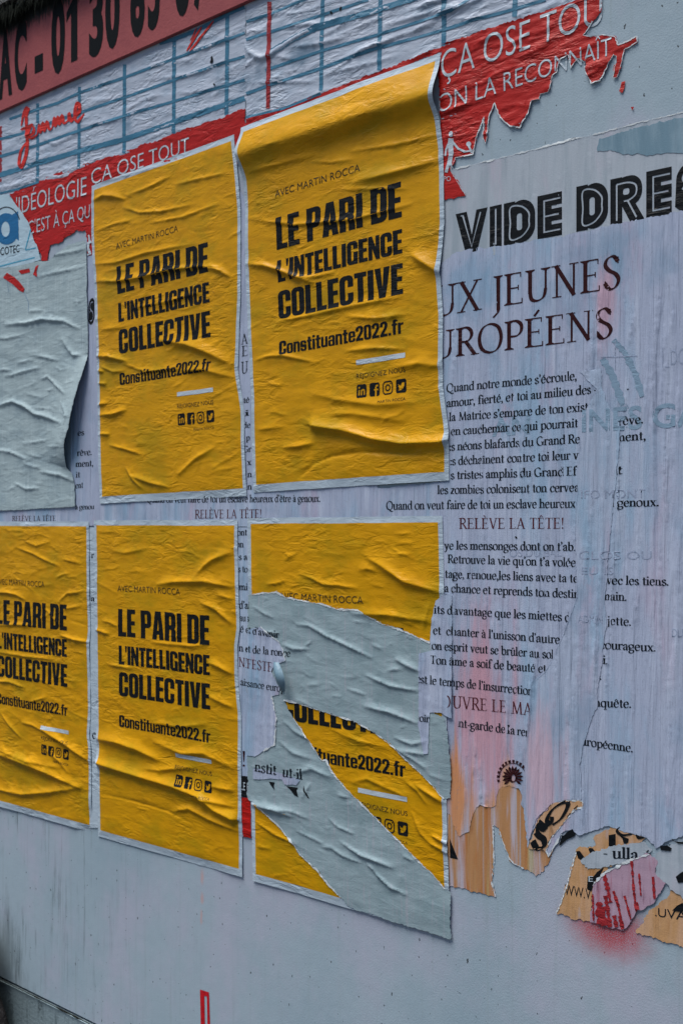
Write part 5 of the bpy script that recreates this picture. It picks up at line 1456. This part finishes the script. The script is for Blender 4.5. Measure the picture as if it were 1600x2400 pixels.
for q_ in [L3((1098, 478), (1142, 470), (1142, 545), (1098, 552)), L3((1165, 480), (1225, 500), (1222, 525), (1195, 540), (1185, 500)), L3((890, 580), (915, 578), (950, 625), (930, 640), (905, 625)), L3((965, 555), (985, 550), (1012, 580), (1005, 598), (980, 590)), L3((965, 740), (1000, 742), (1025, 710), (1068, 682), (1040, 740), (1005, 778), (990, 835), (960, 820))]:
    lay('ink_block', *union([q_]), m_ink, scr2, oS, 8)
script('script_letters', oS, scr2, [(((1170, 425), (1150, 450), (1185, 478), (1240, 470), (1270, 465), (1290, 495), (1335, 487)), 6)])
write('web_lettering', 'WW.V', 'gill', L3((818, 855), (985, 885), (985, 822), (818, 792)), m_body, scr2, oS, None)
write('web_lettering', 'E', 'gill', L3((972, 772), (1000, 772), (1000, 738), (972, 738)), m_pale, scr2, oS, None, lift=.0013)
rN = Relief(.0008, under=rS)
neu = sheet('bared_layer', L3((920, 640), (1000, 590), (1090, 560), (1200, 535), (1330, 520), (1370, 565), (1350, 600), (1230, 640), (1130, 660), (1060, 690), (960, 700)), 4, rN, m_washed, oS, 6, 68)
write('text_line', '- ulla é', 'ser', L3((1062, 618), (1365, 640), (1365, 570), (1062, 548)), m_body, neu, oS, None)
oB = thing('black_script_scrap', (1330, 1955), 'small black inked scrap on the white wall between two tan scraps', 'torn paper')
scr3 = sheet('paper', L3((775, 560), (800, 480), (860, 438), (892, 460), (880, 485), (840, 505), (800, 540)), 4, Relief(.0016), m_ink, oB, 3, 66)
oR = thing('red_lined_patch', (1470, 2080), 'pinkish torn patch scored with dark red vertical lines at lower right', 'torn paper')
rR = Relief(.0024, crumple=.0006, seed=67)
pat = sheet('paper', L3((1000, 785), (1080, 712), (1200, 652), (1310, 612), (1355, 598), (1402, 640), (1398, 735), (1452, 780), (1392, 900), (1335, 930), (1272, 960), (1232, 1030), (1192, 1086), (1090, 1060), (985, 1028)), 4, rR, m_pinkish, oR, 6, 69)
fibre(pat, oR, L3((1010, 780), (1080, 712), (1200, 652), (1310, 612), (1355, 598)), 5)
strips('red_line', [(L3((1072, 730), (1090, 800), (1112, 905)), 9), (L3((1245, 640), (1258, 820), (1275, 960)), 5), (L3((1292, 720), (1304, 860)), 4), (L3((1380, 740), (1390, 880)), 6), (L3((1130, 830), (1160, 920), (1192, 1070)), 6), (L3((1080, 860), (1095, 960), (1108, 1060)), 9), (L3((1040, 900), (1045, 1040)), 14), (L3((1200, 860), (1225, 950), (1240, 1010)), 5), (L3((1280, 900), (1288, 950)), 5), (L3((1060, 930), (1075, 1050)), 12), (L3((1135, 985), (1150, 1060)), 9), (L3((1000, 850), (1005, 1020)), 4), (L3((1170, 990), (1185, 1075)), 7)], m_darkred, pat, oR, .0007, .55)
oU = thing('web_scrap', (1570, 2160), 'tan torn scrap lettered UVA at the right edge below the lilac poster', 'torn paper')
rU2 = Relief(.0014, crumple=.0006, seed=70)
uv = sheet('paper', L3((1268, 1092), (1300, 1040), (1345, 965), (1392, 935), (1480, 860), (1520, 780), (1568, 690)) + [(1690, 2020), (1690, 2250)] + L3((1568, 1182), (1400, 1140)), 4, rU2, m_tan, oU, 6, 71)
uvw = sheet('bared_layer', L3((1395, 590), (1470, 560), (1568, 520)) + [(1690, 1940), (1690, 2100)] + L3((1568, 880), (1500, 830), (1450, 780), (1398, 735)), 4, Relief(.0024, crumple=.0006), m_washed, oU, 6, 72)
write('web_lettering', '.UVAL', 'gill', L3((1392, 990), (1650, 1030), (1650, 968), (1392, 940)), m_body, uv, oU, None)
for q_ in [L3((1500, 955), (1530, 925), (1568, 905), (1580, 960), (1540, 962))]:
    lay('ink_block', *union([q_]), m_ink, uv, oU, 8, (), .001)
for q_ in [L3((1425, 548), (1470, 540), (1500, 560), (1492, 578), (1430, 572)), L3((1500, 495), (1515, 515), (1560, 520), (1590, 515), (1590, 535), (1540, 530), (1505, 512)), L3((1525, 740), (1560, 712), (1590, 700), (1590, 775), (1540, 778))]:
    lay('ink_block', *union([q_]), m_ink, FLAT(.0034), oU, 8)

# ------------------------------------------------------------------ red stencil and dark stone
v, f = union([L1((1363, 1565), (1424, 1584), (1436, 1960), (1372, 1960))], [L1((1392, 1606), (1410, 1612), (1416, 1930), (1398, 1930))])
stn = lay('stencil_mark', v, f, m_stencil, FLAT(.0004), None, 10, (), .0004)
tag(stn, 'red painted narrow rectangle outline low on the white wall', 'painted mark')
bm = bmesh.new()
bmesh.ops.create_cube(bm, size=1)
bmesh.ops.subdivide_edges(bm, edges=bm.edges[:], cuts=14, use_grid_fill=True)
sw = wall(L1((0, 1500))[0])
top = wall(L1((-10, 1150))[0])[1]
for q in bm.verts:
    t = q.co.z + .5
    x = q.co.x * (.34 - .12 * t) + .0
    y = q.co.y * (.20 - .06 * t)
    z = t * (top + .06)
    d = fbm(np.array([x * 14 + z * 9]), np.array([y * 14 + z * 11]), 4)[0] * .035
    q.co = (sw[0] - .068 - .02 * t + x + d * np.sign(q.co.x), -.135 + y + d * np.sign(q.co.y), z + (d if t > .95 else 0))
me = bpy.data.meshes.new('stone_block')
bm.to_mesh(me); bm.free()
for p in me.polygons: p.use_smooth = True
tag(solid('stone_block', me, m_stone), 'dark rough stone block leaning at the foot of the white wall, left', 'stone')
